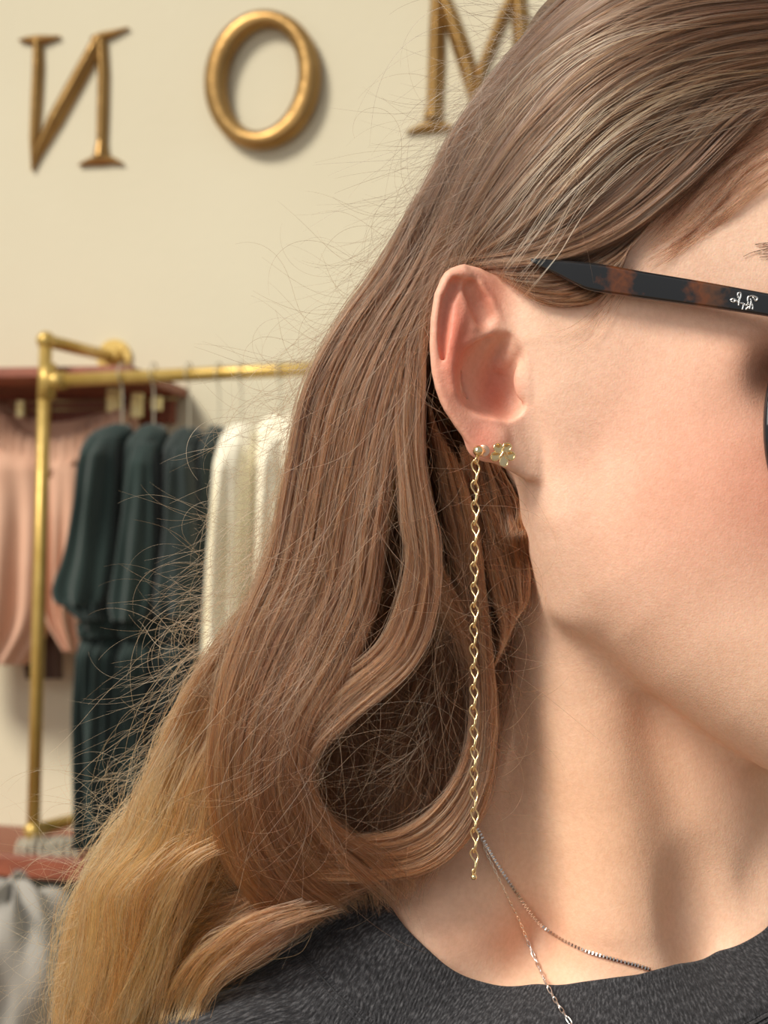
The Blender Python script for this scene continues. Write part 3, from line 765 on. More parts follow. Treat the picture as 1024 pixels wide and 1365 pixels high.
# neckline as ph(th) all the way round (the back is hidden by neck and hair)
o_ = np.argsort(ths); ths = np.array(ths)[o_]; phs = np.array(phs)[o_]
NT = 420
TH = np.linspace(-math.pi, math.pi, NT, endpoint=False)
def neckline(th):
    gap_t = np.array([ths[-1], ths[-1] + (ths[0] + 2 * math.pi - ths[-1]) * 0.33, ths[-1] + (ths[0] + 2 * math.pi - ths[-1]) * 0.66, ths[0] + 2 * math.pi])
    gap_p = np.array([phs[-1], phs[-1] * 0.92 + 0.03, phs[0] * 0.92 + 0.03, phs[0]])
    T_ = np.concatenate([ths, gap_t[1:-1]]); P__ = np.concatenate([phs, gap_p[1:-1]])
    return np.interp(th, T_, P__, period=2 * math.pi)
NL = neckline(TH)
ker = np.array([1, 2, 3, 4, 5, 4, 3, 2, 1.0]); ker /= ker.sum()
NL = sum(k_ * np.roll(NL, i - 4) for i, k_ in enumerate(ker))
def lerp_rings(ph_rows, offs, uvv):
    """rows of (ph array, offset)"""
    PV = []
    for ph, of in zip(ph_rows, offs):
        r, D = star(TH, ph, 4.0); r = sum(k_ * np.roll(r, i - 4) for i, k_ in enumerate(ker))
        PV.append(SC + D * (r + of)[:, None])
    return np.array(PV)
def ring_mesh(name, R, mat, parent):
    nr = len(R); V_ = to_world(R.reshape(-1, 3)); idx = np.arange(nr * NT).reshape(nr, NT)
    a = idx[:-1]; b = idx[1:]
    Fq = np.stack([a, b, np.roll(b, -1, 1), np.roll(a, -1, 1)], -1).reshape(-1, 4)
    o = mesh_obj(name, V_, Fq, mat, parent)
    # UV in metres
    mid = R[min(len(R) - 1, 6)]; per = np.linalg.norm(np.roll(mid, -1, 0) - mid, axis=1) * U; cu = np.concatenate([[0], np.cumsum(per)])
    dv = np.concatenate([[0], np.cumsum(np.linalg.norm(np.diff(R, axis=0), axis=2).mean(1))]) * U
    uv = o.data.uv_layers.new(name='UVMap'); co = np.zeros((len(Fq), 4, 2))
    jj = np.tile(np.arange(NT), nr - 1); rr = np.repeat(np.arange(nr - 1), NT)
    co[:, 0] = np.stack([cu[jj], dv[rr]], 1); co[:, 1] = np.stack([cu[jj], dv[rr + 1]], 1)
    co[:, 2] = np.stack([cu[jj + 1], dv[rr + 1]], 1); co[:, 3] = np.stack([cu[jj + 1], dv[rr]], 1)
    uv.data.foreach_set('uv', co.ravel()); return o
BW = 0.185 + 0.0 * TH
# neckband: folds over its top edge, thick and a little proud of the seam
tt = np.linspace(0, 1, 22)
rows = [NL + 0.035, NL + 0.012, NL + 0.002, NL - 0.003]; offs = [1.0, 1.5, 4.0, 8.0]
for t in tt: rows.append(NL + BW * t); offs.append(13.5 + 3.0 * math.sin(math.pi * min(1, t * 1.02)) - 4.0 * max(0, (t - 0.9) / 0.1))
band_o = ring_mesh('neckband', lerp_rings(rows, offs, None), knit_material('charcoal_rib_knit', 260), person)
# body of the shirt: from the seam down and out past the frame
rows = [NL + BW - 0.012]; offs = [6.0]; 
for t in np.linspace(0, 1, 90) ** 1.25:
    ph = NL + BW - 0.004; rows.append(ph + (2.05 - ph) * t); offs.append(8.0 + 4.0 * min(1, t * 30) + 6 * t)
RR = lerp_rings(rows, offs, None)
# soft folds running off the shoulder
for k_, (a0, am, fr, ph0) in enumerate([(-2.2, 7, 9, 0.4), (-1.1, 5, 11, 1.9), (-2.8, 7, 7, 2.2)]):
    wgt = np.exp(-(np.angle(np.exp(1j * (TH - a0))) / 0.5) ** 2)
    for i in range(4, len(RR)):
        t = i / len(RR); d_ = (RR[i] - SC); d_ /= np.linalg.norm(d_, axis=1)[:, None]
        RR[i] += d_ * (wgt * am * min(1, t * 4) * np.sin(fr * TH + 6 * t + ph0))[:, None]
shirt = ring_mesh('sweatshirt', RR, knit_material('charcoal_jersey', 210), person)
# twin needle stitching just under the band
st = []
for dph in (0.012, 0.024):
    r, D = star(TH, NL + BW + dph, 4.0); r = sum(k_ * np.roll(r, i - 4) for i, k_ in enumerate(ker))
    st.append(tube_geo(to_world(SC + D * (r + 11.0)[:, None]), 0.00028, 6, closed=True))
V, Fc = join_geo(st)
o = mesh_obj('seam_stitching', V, Fc, simple('charcoal_thread', lin(52, 52, 55), 0.9), person); o['kind'] = 'stuff'

# under the cloth the body is drawn in slightly, so that nothing shows through
rel = BV - SC; th_b = np.arctan2(rel[:, 1], rel[:, 0]); ph_b = np.arctan2(np.hypot(rel[:, 0], rel[:, 1]), rel[:, 2])
wg = np.clip((ph_b - np.interp(th_b, TH, NL, period=2 * math.pi) - 0.10) / 0.12, 0, 1)[:, None]
BV2 = BV - rel / np.linalg.norm(rel, axis=1)[:, None] * 45 * wg
body.data.vertices.foreach_set('co', to_world(BV2).astype(np.float32).ravel()); body.data.update()
# ------------------------------------------------------------------ hair: sheets of strands between traced guide locks
def guide_sheet(guides, M, lift, cap, follow=True):
    """guides: lists of (px, py) or (px, py, depth); returns array k x M x 3 (px, py, depth)"""
    G = []
    for g in guides:
        g2 = np.array([p[:2] for p in g], float); c = catmull(g2, M)
        if follow is True:
            dl = np.minimum(depth_at(c[:, 0], c[:, 1]), cap) - lift
        else:
            dd = np.array(follow, float); dl = np.interp(np.linspace(0, 1, M), np.linspace(0, 1, len(dd)), dd)
            dl = np.minimum(dl, depth_at(c[:, 0], c[:, 1]) - lift)
        G.append(np.column_stack([c, dl]))
    G = np.array(G)
    for _ in range(14):
        d = G[:, :, 2]; s = d.copy(); s[:, 1:-1] = (d[:, :-2] + 2 * d[:, 1:-1] + d[:, 2:]) / 4; G[:, :, 2] = np.minimum(s, d + 3)
    return G
def to_fig(A):
    k = 1 + A[..., 2] / F_PX
    return np.stack([(A[..., 0] - 512) * k, A[..., 2], (682.5 - A[..., 1]) * k], -1)
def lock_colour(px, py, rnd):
    """real colour: ash brown at the roots, copper brown in the lengths, sun-bleached gold at the ends; rnd carries painted shade and sheen"""
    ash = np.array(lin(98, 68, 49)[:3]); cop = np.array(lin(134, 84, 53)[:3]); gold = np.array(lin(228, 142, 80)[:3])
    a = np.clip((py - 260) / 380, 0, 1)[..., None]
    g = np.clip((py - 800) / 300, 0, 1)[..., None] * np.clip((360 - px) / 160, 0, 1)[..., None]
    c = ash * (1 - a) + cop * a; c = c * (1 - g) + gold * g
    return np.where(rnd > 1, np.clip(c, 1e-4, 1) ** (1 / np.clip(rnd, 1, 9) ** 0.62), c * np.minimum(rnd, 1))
EAR_CLEAR = [(a, b) for a, b in ep[2:19]] + [(xm - 6, q(704, 640, 0)[2]), (xm - 6, q(704, 410, 0)[2])]
hair_pos = []; hair_len = []; hair_rad = []; hair_col = []
def add_strands(A, rad, col):
    """A: n x m x 3 figure coordinates"""
    n, m = A.shape[:2]
    # hair passes behind the ear, never through it
    ins = poly2(A[..., 0], A[..., 2], EAR_CLEAR) < 0
    A = A.copy(); A[..., 1] = np.where(ins, np.maximum(A[..., 1], plane(A[..., 0]) + 62), A[..., 1])
    hair_pos.append(to_world(A).reshape(-1, 3)); hair_len.extend([m] * n)
    hair_rad.append(np.broadcast_to(rad, (n, m)).reshape(-1)); hair_col.append(col.reshape(-1, 3))
def interp_sheet(G, s, t):
    """s in [0, k-1], t in [0, M-1], broadcast arrays -> px, py, depth"""
    k, M, _ = G.shape
    s = np.clip(s, 0, k - 1.0001); i = s.astype(int); f = (s - i)[..., None]; 
    te = np.clip(t, 0, M - 1.0001); j = te.astype(int); g = (te - j)[..., None]
    a = G[i, j] * (1 - g) + G[i, j + 1] * g; b = G[i + 1, j] * (1 - g) + G[i + 1, j + 1] * g
    out = a * (1 - f) + b * f
    ex = (t - te)[..., None]      # run on past the end
    return out + (G[i, -1] - G[i, -3])[..., :] * 0.5 * np.maximum(ex, 0)
under = []
def sheet(guides, n, lift=20, cap=60, thick=14, follow=True, m=34, clump=0.42, wob=3.0, t0=(0, 0.12), t1=(0.86, 1.1), rad=0.000078, bright=0.6, M=48, nclump=26, backing=True, curl=1.0, colmul=1.0, bins=None, edge=0.25):
    G = guide_sheet(guides, M, lift, cap, follow); k = len(guides)
    s = rng.uniform(-edge, k - 1 + edge, n); over = np.clip(s, 0, k - 1); ext = s - over; s = over
    nclump = int(nclump * 2.2); cl = np.sort(rng.uniform(0, k - 1, nclump)); ci = np.abs(s[:, None] - cl[None]).argmin(1); sc_ = cl[ci]
    a = rng.uniform(*t0, n); b = rng.uniform(*t1, n)
    T = a[:, None] + (b - a)[:, None] * np.linspace(0, 1, m)[None]
    str_ = clump * rng.uniform(0.2, 1.0, n)[:, None] * np.clip(T * 1.3, 0, 1)
    wave = 0.10 * np.sin(T * 7 + rng.uniform(0, 6.28, nclump)[ci][:, None]) + rng.gamma(1.2, 0.035, n)[:, None] * np.sin(T * rng.uniform(4, 15, n)[:, None] + rng.uniform(0, 6.28, n)[:, None])
    S_ = s[:, None] * (1 - str_) + sc_[:, None] * str_ + wave * curl
    A = interp_sheet(G, np.clip(S_, 0, k - 1), T * (M - 1))
    # widen past the outer guides
    d1 = G[0, :, :2] - G[1, :, :2]; d2_ = G[-1, :, :2] - G[-2, :, :2]
    ti = np.clip(T * (M - 1), 0, M - 1).astype(int)
    A[..., :2] += np.where((ext < 0)[:, None, None], d1[ti] * np.abs(ext)[:, None, None], d2_[ti] * np.abs(ext)[:, None, None]) * (ext != 0)[:, None, None]
    ph = rng.uniform(0, 6.28, (n, 6)); fq = rng.uniform(1.5, 9, (n, 3)); am = rng.gamma(1.6, 0.6, (n, 1)) * wob
    for c_ in range(2):
        A[..., c_] += am * (np.sin(fq[:, 0:1] * T + ph[:, c_:c_ + 1]) * 0.6 + np.sin(fq[:, 1:2] * 2.2 * T + ph[:, c_ + 2:c_ + 3]) * 0.3) * np.clip(T * 2 + 0.25, 0, 1)
    # locks stand up as ridges: depth follows the distance to the lock's middle
    dz = rng.beta(1.1, 2.2, n) * thick
    ridge = np.abs(s - sc_) * 20.0
    A[..., 2] += dz[:, None] + np.minimum(ridge, 8)[:, None] + 3 * np.sin(T * 9 + rng.uniform(0, 6.28, nclump)[ci][:, None]) + rng.normal(0, 1.2, n)[:, None]
    clb = rng.uniform(0.7, 1.25, nclump)[ci]
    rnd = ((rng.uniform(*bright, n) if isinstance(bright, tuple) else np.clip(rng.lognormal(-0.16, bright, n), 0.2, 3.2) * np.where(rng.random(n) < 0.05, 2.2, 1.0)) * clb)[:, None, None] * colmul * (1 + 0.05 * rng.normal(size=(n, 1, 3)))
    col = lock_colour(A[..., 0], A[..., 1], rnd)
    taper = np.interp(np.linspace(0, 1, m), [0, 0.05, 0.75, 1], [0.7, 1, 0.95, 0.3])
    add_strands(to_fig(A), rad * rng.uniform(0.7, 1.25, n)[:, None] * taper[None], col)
    if backing:
        ku = max(12, (k - 1) * 5); Su, Tu = np.meshgrid(np.linspace(0, k - 1, ku), np.linspace(0.0, 0.985, 70), indexing='ij')
        B = interp_sheet(G, Su, Tu * (M - 1)); e_ = np.minimum(np.minimum(Su, k - 1 - Su), 1.0)
        B[..., 2] += thick + 6 + 14 * (1 - e_) + 2.5 * np.sin(Su * 9 + Tu * 3)
        B2 = B.copy(); B2[..., 2] += 5 + 22 * e_
        Wf = to_world(to_fig(B)).reshape(-1, 3); Wb = to_world(to_fig(B2)).reshape(-1, 3); nT = 70
        Fc = []
        for i in range(ku - 1):
            for j in range(nT - 1):
                a_ = i * nT + j; Fc.append([a_, a_ + 1, a_ + nT + 1, a_ + nT]); h = ku * nT; Fc.append([h + a_, h + a_ + nT, h + a_ + nT + 1, h + a_ + 1])
        h = ku * nT
        for j in range(nT - 1):
            Fc.append([j, h + j, h + j + 1, j + 1]); a_ = (ku - 1) * nT + j; Fc.append([a_, a_ + 1, h + a_ + 1, h + a_])
        for i in range(ku - 1):
            a_ = i * nT; Fc.append([a_, a_ + nT, h + a_ + nT, h + a_]); a_ = i * nT + nT - 1; Fc.append([a_, h + a_, h + a_ + nT, a_ + nT])
        cb = lock_colour(B[..., 0], B[..., 1], np.ones(B.shape[:2] + (1,)) * 0.28 * colmul).reshape(-1, 3)  # underlayer darkened to paint the shade in gaps between strands
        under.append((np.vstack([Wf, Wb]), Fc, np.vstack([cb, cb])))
# 1 crown: from the parting back over the head and down behind the ear
crown = [
 [(1080, -70), (900, -80), (785, -20), (690, 70), (618, 165), (562, 270), (508, 365), (448, 455), (408, 560), (382, 670), (345, 780), (300, 870)],
 [(1080, -40), (900, -30), (780, 25), (690, 105), (622, 200), (575, 300), (530, 400), (478, 500), (445, 600), (425, 700), (395, 800), (358, 900)],
 [(1080, 0), (920, 20), (800, 70), (705, 155), (642, 245), (594, 340), (556, 430), (520, 540), (500, 650), (482, 760), (452, 860), (425, 960)],
 [(1080, 40), (940, 65), (820, 125), (730, 200), (660, 280), (608, 350), (572, 425), (548, 530), (538, 640), (530, 760), (515, 860), (495, 960)],
 [(1080, 78), (950, 105), (850, 165), (765, 240), (695, 300), (632, 342), (586, 375), (560, 450), (553, 540), (565, 650), (580, 760), (590, 860)]]
crown = [[(1230, g[0][1] - 95 + 20 * i), (1150, g[0][1] - 42 + 8 * i)] + g for i, g in enumerate(crown)]
sheet(crown[:3], 5600, lift=24, cap=95, thick=26, m=46, wob=3.2, nclump=34, M=64, t1=(0.6, 1.05), rad=0.000075)
crown[3] = [(1230, 5), (1150, 22), (1080, 40), (940, 65), (820, 125), (735, 195), (668, 272), (615, 345), (575, 420), (548, 520), (545, 620), (572, 720), (612, 800), (636, 880)]
mid0 = [(1230, -45), (1150, -14), (1080, 8), (925, 28), (805, 80), (712, 165), (648, 252), (600, 340), (562, 425), (540, 520), (536, 620), (556, 720), (590, 800), (615, 880)]
sheet([mid0] + crown[3:], 4200, lift=26, cap=90, thick=22, m=46, wob=3.0, nclump=34, M=64, t1=(0.6, 1.02), rad=0.000075)
# 2 hairline to ear: swept back from the temple over the top of the ear
temple = [
 [(1080, 84), (960, 112), (870, 175), (790, 245), (715, 300), (650, 335), (600, 352), (572, 395), (563, 470), (566, 560)],
 [(1080, 100), (985, 130), (900, 200), (820, 270), (745, 318), (680, 338), (625, 345), (590, 362), (570, 410), (566, 500)],
 [(1070, 118), (990, 160), (915, 230), (840, 290), (768, 328), (705, 345), (655, 348), (615, 352), (588, 372), (572, 420)],
 [(1045, 135), (975, 190), (905, 255), (838, 308), (775, 338), (715, 352), (672, 356), (640, 358), (612, 362), (592, 378)]]
temple = [[(1225, g[0][1] - 52), (1150, g[0][1] - 26)] + g for g in temple]
sheet(temple, 4600, lift=20, cap=60, thick=16, m=34, wob=2.4, nclump=46, t0=(0, 0.35), t1=(0.7, 1.0), rad=0.00007, edge=0.2)
# 3 short hair before the ear, curving under the arm of the glasses
side = [
 [(915, 250), (845, 305), (785, 340), (735, 355), (690, 362), (655, 362)],
 [(890, 275), (835, 330), (785, 362), (740, 374), (700, 374), (665, 366)],
 [(850, 310), (825, 350), (790, 380), (752, 393), (712, 390), (675, 374)],
 [(838, 330), (822, 368), (795, 398), (762, 407), (725, 403), (688, 384)]]
sheet(side, 1500, lift=12, cap=60, thick=9, m=24, wob=1.6, nclump=24, t0=(0, 0.25), t1=(0.75, 1.03), rad=0.00006, edge=0.12)
# sparse baby hair on the cheek before the ear
sheet([[(850, 330), (820, 385), (785, 425), (745, 448), (712, 452)], [(865, 345), (830, 400), (800, 445), (765, 475), (735, 490)]], 26, lift=4, thick=1, m=20, wob=3, clump=0.2, t0=(0, 0.4), t1=(0.5, 1.0), rad=0.000026, backing=False, edge=0.3)
sheet([[(1075, 108), (985, 162), (912, 235), (848, 298)], [(1075, 150), (985, 205), (912, 275), (855, 330)], [(1075, 205), (1000, 258), (930, 318), (870, 356)]], 900, lift=5, thick=3, m=18, wob=3, clump=0.3, t0=(0, 0.7), t1=(0.3, 1.05), rad=0.000034, backing=False, edge=0.15)
# 4 deep hair behind the ear and down the neck, shade painted into strand colour
deep = [
 [(560, 430), (540, 560), (520, 700), (480, 850), (440, 960), (420, 1060), (440, 1150)],
 [(580, 420), (570, 560), (560, 700), (540, 850), (500, 960), (480, 1060), (490, 1150)],
 [(600, 470), (600, 580), (605, 700), (600, 850), (575, 960), (545, 1050), (530, 1140)],
 [(630, 520), (640, 620), (655, 700), (650, 850), (635, 960), (600, 1050), (560, 1140)],
 [(650, 560), (672, 640), (690, 700), (668, 850), (655, 960), (630, 1050), (590, 1120)]]
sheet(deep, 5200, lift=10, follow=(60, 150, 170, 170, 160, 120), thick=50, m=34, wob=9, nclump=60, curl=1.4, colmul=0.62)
# 5 long lock in the middle left: copper brown, bowed to the left and hooked in at the bottom
left = [
 [(560, 262), (516, 350), (455, 440), (414, 525), (390, 640), (365, 750), (325, 840), (296, 925), (285, 1010), (290, 1090), (312, 1160), (365, 1225)],
 [(582, 290), (540, 370), (490, 450), (452, 540), (425, 660), (402, 770), (362, 860), (330, 945), (318, 1030), (330, 1110), (362, 1180), (415, 1225)],
 [(596, 320), (562, 390), (522, 470), (492, 560), (468, 680), (448, 790), (408, 880), (370, 960), (356, 1040), (375, 1110), (412, 1172), (455, 1205)],
 [(610, 345), (578, 400), (548, 480), (524, 580), (508, 690), (494, 800), (455, 890), (408, 970), (396, 1050), (418, 1108), (452, 1145), (486, 1168)]]
sheet(left, 9500, t0=(0, 0.32), t1=(0.8, 1.02), follow=(62, 52, 36, 24, 16, 10, 20, 60), lift=34, thick=40, m=44, wob=3.6, nclump=56, M=60, curl=1.1)
# 6 strands from behind the ear, over the dark middle, swinging in at the bottom
mid = [
 [(545, 450), (535, 560), (545, 680), (552, 760), (520, 860), (440, 930), (400, 990), (402, 1060), (440, 1120), (480, 1160)],
 [(562, 470), (556, 600), (572, 720), (570, 800), (540, 880), (462, 950), (412, 1010), (420, 1070), (455, 1110), (500, 1140)]]
sheet(mid, 900, follow=(44, 36, 10, 10, 10, 20, 40), lift=34, thick=14, m=44, wob=5, nclump=10, backing=False, curl=1.0, edge=0.5)
# 7 curl that follows the neck and turns left under the ear
curlr = [
 [(566, 500), (585, 620), (605, 740), (622, 850), (632, 940), (618, 1020), (580, 1080), (530, 1112), (470, 1118)],
 [(576, 540), (608, 660), (628, 770), (642, 870), (646, 960), (634, 1040), (598, 1102), (545, 1138), (475, 1142)],
 [(596, 570), (632, 690), (646, 800), (652, 890), (656, 980), (645, 1060), (614, 1122), (562, 1160), (482, 1172)]]
sheet(curlr, 3400, follow=(40, 60, 70, 75, 80, 66, 56, 50), lift=14, thick=26, m=44, wob=4.2, nclump=30, curl=0.9, colmul=0.92, t0=(0.05, 0.45), edge=0.1)
# 8 short lock below the lobe, ends at the jaw
lobe_l = [
 [(612, 590), (628, 690), (650, 770), (668, 850), (655, 900)],
 [(640, 600), (662, 690), (682, 760), (692, 815), (684, 830)],
 [(664, 618), (690, 668), (702, 730), (706, 785), (700, 812)]]
sheet(lobe_l, 1500, follow=(60, 75, 80, 85), lift=8, thick=24, m=26, wob=3, nclump=16, colmul=0.8, t1=(0.7, 1.02), edge=0.05)
# 9 sunlit blond lengths hanging behind the shoulder
blond = [
 [(335, 800), (262, 905), (222, 985), (195, 1065), (150, 1130), (112, 1205), (92, 1290), (78, 1400)],
 [(345, 830), (290, 930), (250, 1020), (225, 1100), (185, 1170), (150, 1240), (132, 1315), (110, 1400)],
 [(360, 850), (322, 960), (290, 1060), (262, 1140), (225, 1200), (192, 1270), (172, 1340), (155, 1400)],
 [(372, 880), (345, 1000), (325, 1110), (296, 1180), (262, 1240), (232, 1300), (215, 1350), (195, 1410)]]
sheet(blond, 6200, follow=(60, 90, 110, 120, 120, 110, 110), lift=30, thick=54, m=44, wob=10, nclump=30, clump=0.65, curl=2.2, t0=(0, 0.3))
# 10 lower sweep resting on the shoulder
low = [
 [(300, 1120), (235, 1150), (180, 1195), (150, 1255), (128, 1320), (95, 1400)],
 [(330, 1150), (262, 1180), (205, 1225), (182, 1290), (165, 1345), (140, 1410)],
 [(420, 1190), (345, 1212), (262, 1248), (222, 1300), (195, 1350), (165, 1410)],
 [(500, 1178), (452, 1200), (380, 1240), (305, 1290), (245, 1335), (195, 1390)]]
sheet(low, 4400, follow=(70, 80, 90, 90, 90), lift=34, thick=44, m=36, wob=9, nclump=24, clump=0.65, curl=2.0, t0=(0, 0.3))
hook_l = [
 [(300, 1060), (318, 1140), (365, 1195), (430, 1205), (480, 1185)],
 [(330, 1060), (350, 1130), (395, 1180), (445, 1190), (500, 1172)],
 [(360, 1060), (385, 1120), (425, 1160), (470, 1172), (520, 1160)]]
sheet(hook_l, 1600, follow=(20, 30, 60, 90), lift=26, thick=20, m=30, wob=4, nclump=20, curl=1.2, colmul=0.9)

# loose waves thrown across the blond lengths
for path in ([(300, 960), (262, 1040), (240, 1120), (205, 1195), (190, 1280), (165, 1380)], [(300, 1100), (232, 1136), (190, 1190), (172, 1260), (148, 1330), (130, 1400)],
             [(250, 960), (205, 1050), (175, 1120), (128, 1185), (118, 1265), (95, 1390)], [(420, 1200), (340, 1225), (275, 1275), (240, 1325), (215, 1400)]):
    p2_ = [(a + 30 + 6 * math.sin(b), b + 8) for a, b in path]
    sheet([path, p2_], 260, follow=(30, 30, 40, 50, 60), lift=34, thick=14, m=36, wob=9, clump=0.4, nclump=7, backing=False, t0=(0, 0.4), t1=(0.7, 1.1), edge=0.6, bright=0.7)
# highlights: hair sheen painted as long fair strands over the crown
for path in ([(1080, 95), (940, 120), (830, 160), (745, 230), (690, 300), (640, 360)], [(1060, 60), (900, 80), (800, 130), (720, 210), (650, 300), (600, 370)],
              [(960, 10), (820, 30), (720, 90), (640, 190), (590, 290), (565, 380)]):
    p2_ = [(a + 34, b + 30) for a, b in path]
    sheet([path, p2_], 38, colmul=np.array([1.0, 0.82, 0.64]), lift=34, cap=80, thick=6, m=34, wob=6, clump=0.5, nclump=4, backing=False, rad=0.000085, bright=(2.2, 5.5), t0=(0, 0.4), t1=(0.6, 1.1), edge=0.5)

# 11 flyaways: single hairs that leave the outline
def flyaways(path, n, side_, spread, length, follow=60, rad=0.00003, curl=1.0, bright=(0.9, 1.7), out=0.2):
    c = catmull(path, 80); tan = np.gradient(c, axis=0); tan /= np.linalg.norm(tan, axis=1)[:, None]; nr = np.stack([-tan[:, 1], tan[:, 0]], 1) * side_
    m = 36
    i0 = rng.integers(0, 70, n); L = rng.uniform(*length, n); ang = rng.normal(out, 0.25, n) * side_
    hd = np.arctan2(tan[i0, 1], tan[i0, 0]) + ang; kap = rng.normal(0, 1.3, n) * curl; kap2 = rng.normal(0, 2.2, n) * curl; ph = rng.uniform(0, 6.28, n)
    P0 = c[i0] - nr[i0] * rng.uniform(0, 12, n)[:, None] + nr[i0] * (rng.exponential(spread, n))[:, None] * 0.5
    u = np.linspace(0, 1, m); h = hd[:, None] + kap[:, None] * u + kap2[:, None] * np.sin(u * 3.1 + ph[:, None]) * 0.5
    st_ = (L / m)[:, None]
    x_ = P0[:, 0:1] + np.cumsum(np.cos(h) * st_, 1); y_ = P0[:, 1:2] + np.cumsum(np.sin(h) * st_, 1)
    z_ = follow + rng.normal(0, 18, n)[:, None] + rng.normal(0, 50, n)[:, None] * u ** 1.5
    A = np.stack([x_, y_, z_], -1)
    col = lock_colour(x_, y_, rng.uniform(*bright, n)[:, None, None] * np.ones((1, m, 3)))
    add_strands(to_fig(A), rad * np.interp(u, [0, 0.7, 1], [1, 1, 0.4])[None] * rng.uniform(0.7, 1.3, n)[:, None], col)
sil = [(772, -10), (690, 70), (618, 165), (560, 270), (508, 365), (448, 455), (408, 560), (382, 670), (345, 780), (300, 870)]
flyaways(sil, 520, -1 if False else 1, 10, (60, 190), 60, curl=0.5)
flyaways(sil[3:], 150, 1, 18, (80, 220), 60, curl=0.8)
flyaways([(400, 600), (370, 720), (320, 820), (262, 905), (222, 985), (195, 1065), (150, 1130)], 230, 1, 16, (110, 280), 90, curl=0.6, out=0.02)
flyaways([(222, 985), (195, 1065), (150, 1130), (112, 1205), (92, 1290), (78, 1370)], 300, 1, 12, (80, 210), 100, curl=0.8, bright=(1.2, 2.0))
flyaways([(560, 560), (590, 700), (600, 850), (560, 1000), (500, 1100)], 260, 1, 24, (100, 300), 40, curl=1.0, bright=(0.8, 1.5))
flyaways([(650, 700), (655, 850), (655, 1000), (610, 1130)], 60, -1, 5, (40, 130), 84, curl=1.4, bright=(0.6, 1.0))
flyaways([(440, 700), (420, 850), (400, 1000), (420, 1120)], 200, 1, 30, (120, 300), -18, curl=0.9, bright=(1.0, 1.9))
flyaways([(800, 80), (700, 200), (620, 300), (560, 420)], 260, -1, 25, (100, 260), -14, curl=0.5, bright=(1.0, 1.9))

flyaways([(455, 440), (408, 560), (382, 670), (345, 780), (300, 870), (262, 930)], 420, 1, 26, (70, 230), 60, curl=0.8, rad=0.00004, out=0.05, bright=(1.1, 2.2))
flyaways([(1000, -10), (880, 10), (790, 30), (700, 100), (640, 190)], 200, 1, 20, (120, 330), 36, curl=0.4, rad=0.000045, out=-0.05, bright=(1.3, 2.6))
flyaways([(560, 420), (540, 560), (500, 700), (470, 820), (420, 930)], 110, 1, 60, (160, 400), -10, curl=0.35, rad=0.000045, out=0.0, bright=(1.2, 2.6))
def hair_material(name):
    m = bpy.data.materials.new(name); m.use_nodes = True; t = m.node_tree; t.nodes.clear()
    out = t.nodes.new('ShaderNodeOutputMaterial'); at = t.nodes.new('ShaderNodeAttribute'); at.attribute_name = 'lock_colour'
    h = t.nodes.new('ShaderNodeBsdfHairPrincipled'); h.model = 'CHIANG'; h.parametrization = 'COLOR'
    h.inputs['Roughness'].default_value = 0.32; h.inputs['Radial Roughness'].default_value = 0.6; h.inputs['Coat'].default_value = 0.0
    h.inputs['IOR'].default_value = 1.5
    t.links.new(at.outputs['Color'], h.inputs['Color']); t.links.new(h.outputs[0], out.inputs[0]); return m
pos = np.vstack(hair_pos).astype(np.float32)
cu = bpy.data.hair_curves.new('hair_strands'); cu.add_curves(hair_len)
cu.attributes['position'].data.foreach_set('vector', pos.ravel())
ra = cu.attributes.get('radius') or cu.attributes.new('radius', 'FLOAT', 'POINT')
ra.data.foreach_set('value', np.concatenate(hair_rad).astype(np.float32))
hc = np.clip(np.vstack(hair_col), 0.004, 0.92)
ca = cu.attributes.new('lock_colour', 'FLOAT_COLOR', 'POINT')
ca.data.foreach_set('color', np.hstack([hc, np.ones((len(hc), 1))]).astype(np.float32).ravel())
cu.materials.append(hair_material('hair'))
print('HAIR', len(hair_len), len(pos))
# the mass of hair beneath the outer strands
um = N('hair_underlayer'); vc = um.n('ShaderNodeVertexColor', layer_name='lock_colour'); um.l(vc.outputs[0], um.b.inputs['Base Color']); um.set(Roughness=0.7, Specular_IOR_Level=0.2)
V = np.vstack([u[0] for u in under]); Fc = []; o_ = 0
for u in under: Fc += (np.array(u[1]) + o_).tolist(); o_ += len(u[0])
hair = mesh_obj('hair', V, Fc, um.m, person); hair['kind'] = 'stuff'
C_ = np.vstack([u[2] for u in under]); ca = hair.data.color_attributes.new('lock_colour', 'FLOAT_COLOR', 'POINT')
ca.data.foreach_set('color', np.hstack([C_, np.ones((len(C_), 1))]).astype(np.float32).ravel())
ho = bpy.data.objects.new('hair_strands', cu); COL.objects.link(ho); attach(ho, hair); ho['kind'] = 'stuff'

# the scalp's own cover of hair, under the combed strands
hx, hz = [], []
cap_px = [(560, 760), (600, 420), (690, 352), (760, 352), (850, 300), (930, 232), (1000, 168), (1080, 122), (1200, 62), (1300, -10), (1420, -120), (1300, -500), (300, -500), (300, 760)]
cp = [(q(a, b, 150)[0], q(a, b, 150)[2]) for a, b in cap_px]
keep = (poly2(BV[:, 0], BV[:, 2], cp) < 0) & ~((BV[:, 1] < 60) & (BV[:, 0] > GX[0] + 560 + 30) & (BV[:, 0] < xm + 10) & (BV[:, 2] < q(600, 345, 0)[2]))
e1 = 3.0
gr = np.stack([trilin(S_cut, BV + np.eye(3)[k] * e1) - trilin(S_cut, BV - np.eye(3)[k] * e1) for k in range(3)], 1); gr /= np.linalg.norm(gr, axis=1)[:, None] + 1e-9
fk = keep[BF].all(1); idx = np.full(len(BV), -1); us = np.unique(BF[fk]); idx[us] = np.arange(len(us)); FF = idx[BF[fk]]
out_ = to_world(BV[us] + gr[us] * 7.0); in_ = to_world(BV[us] - gr[us] * 4.0)
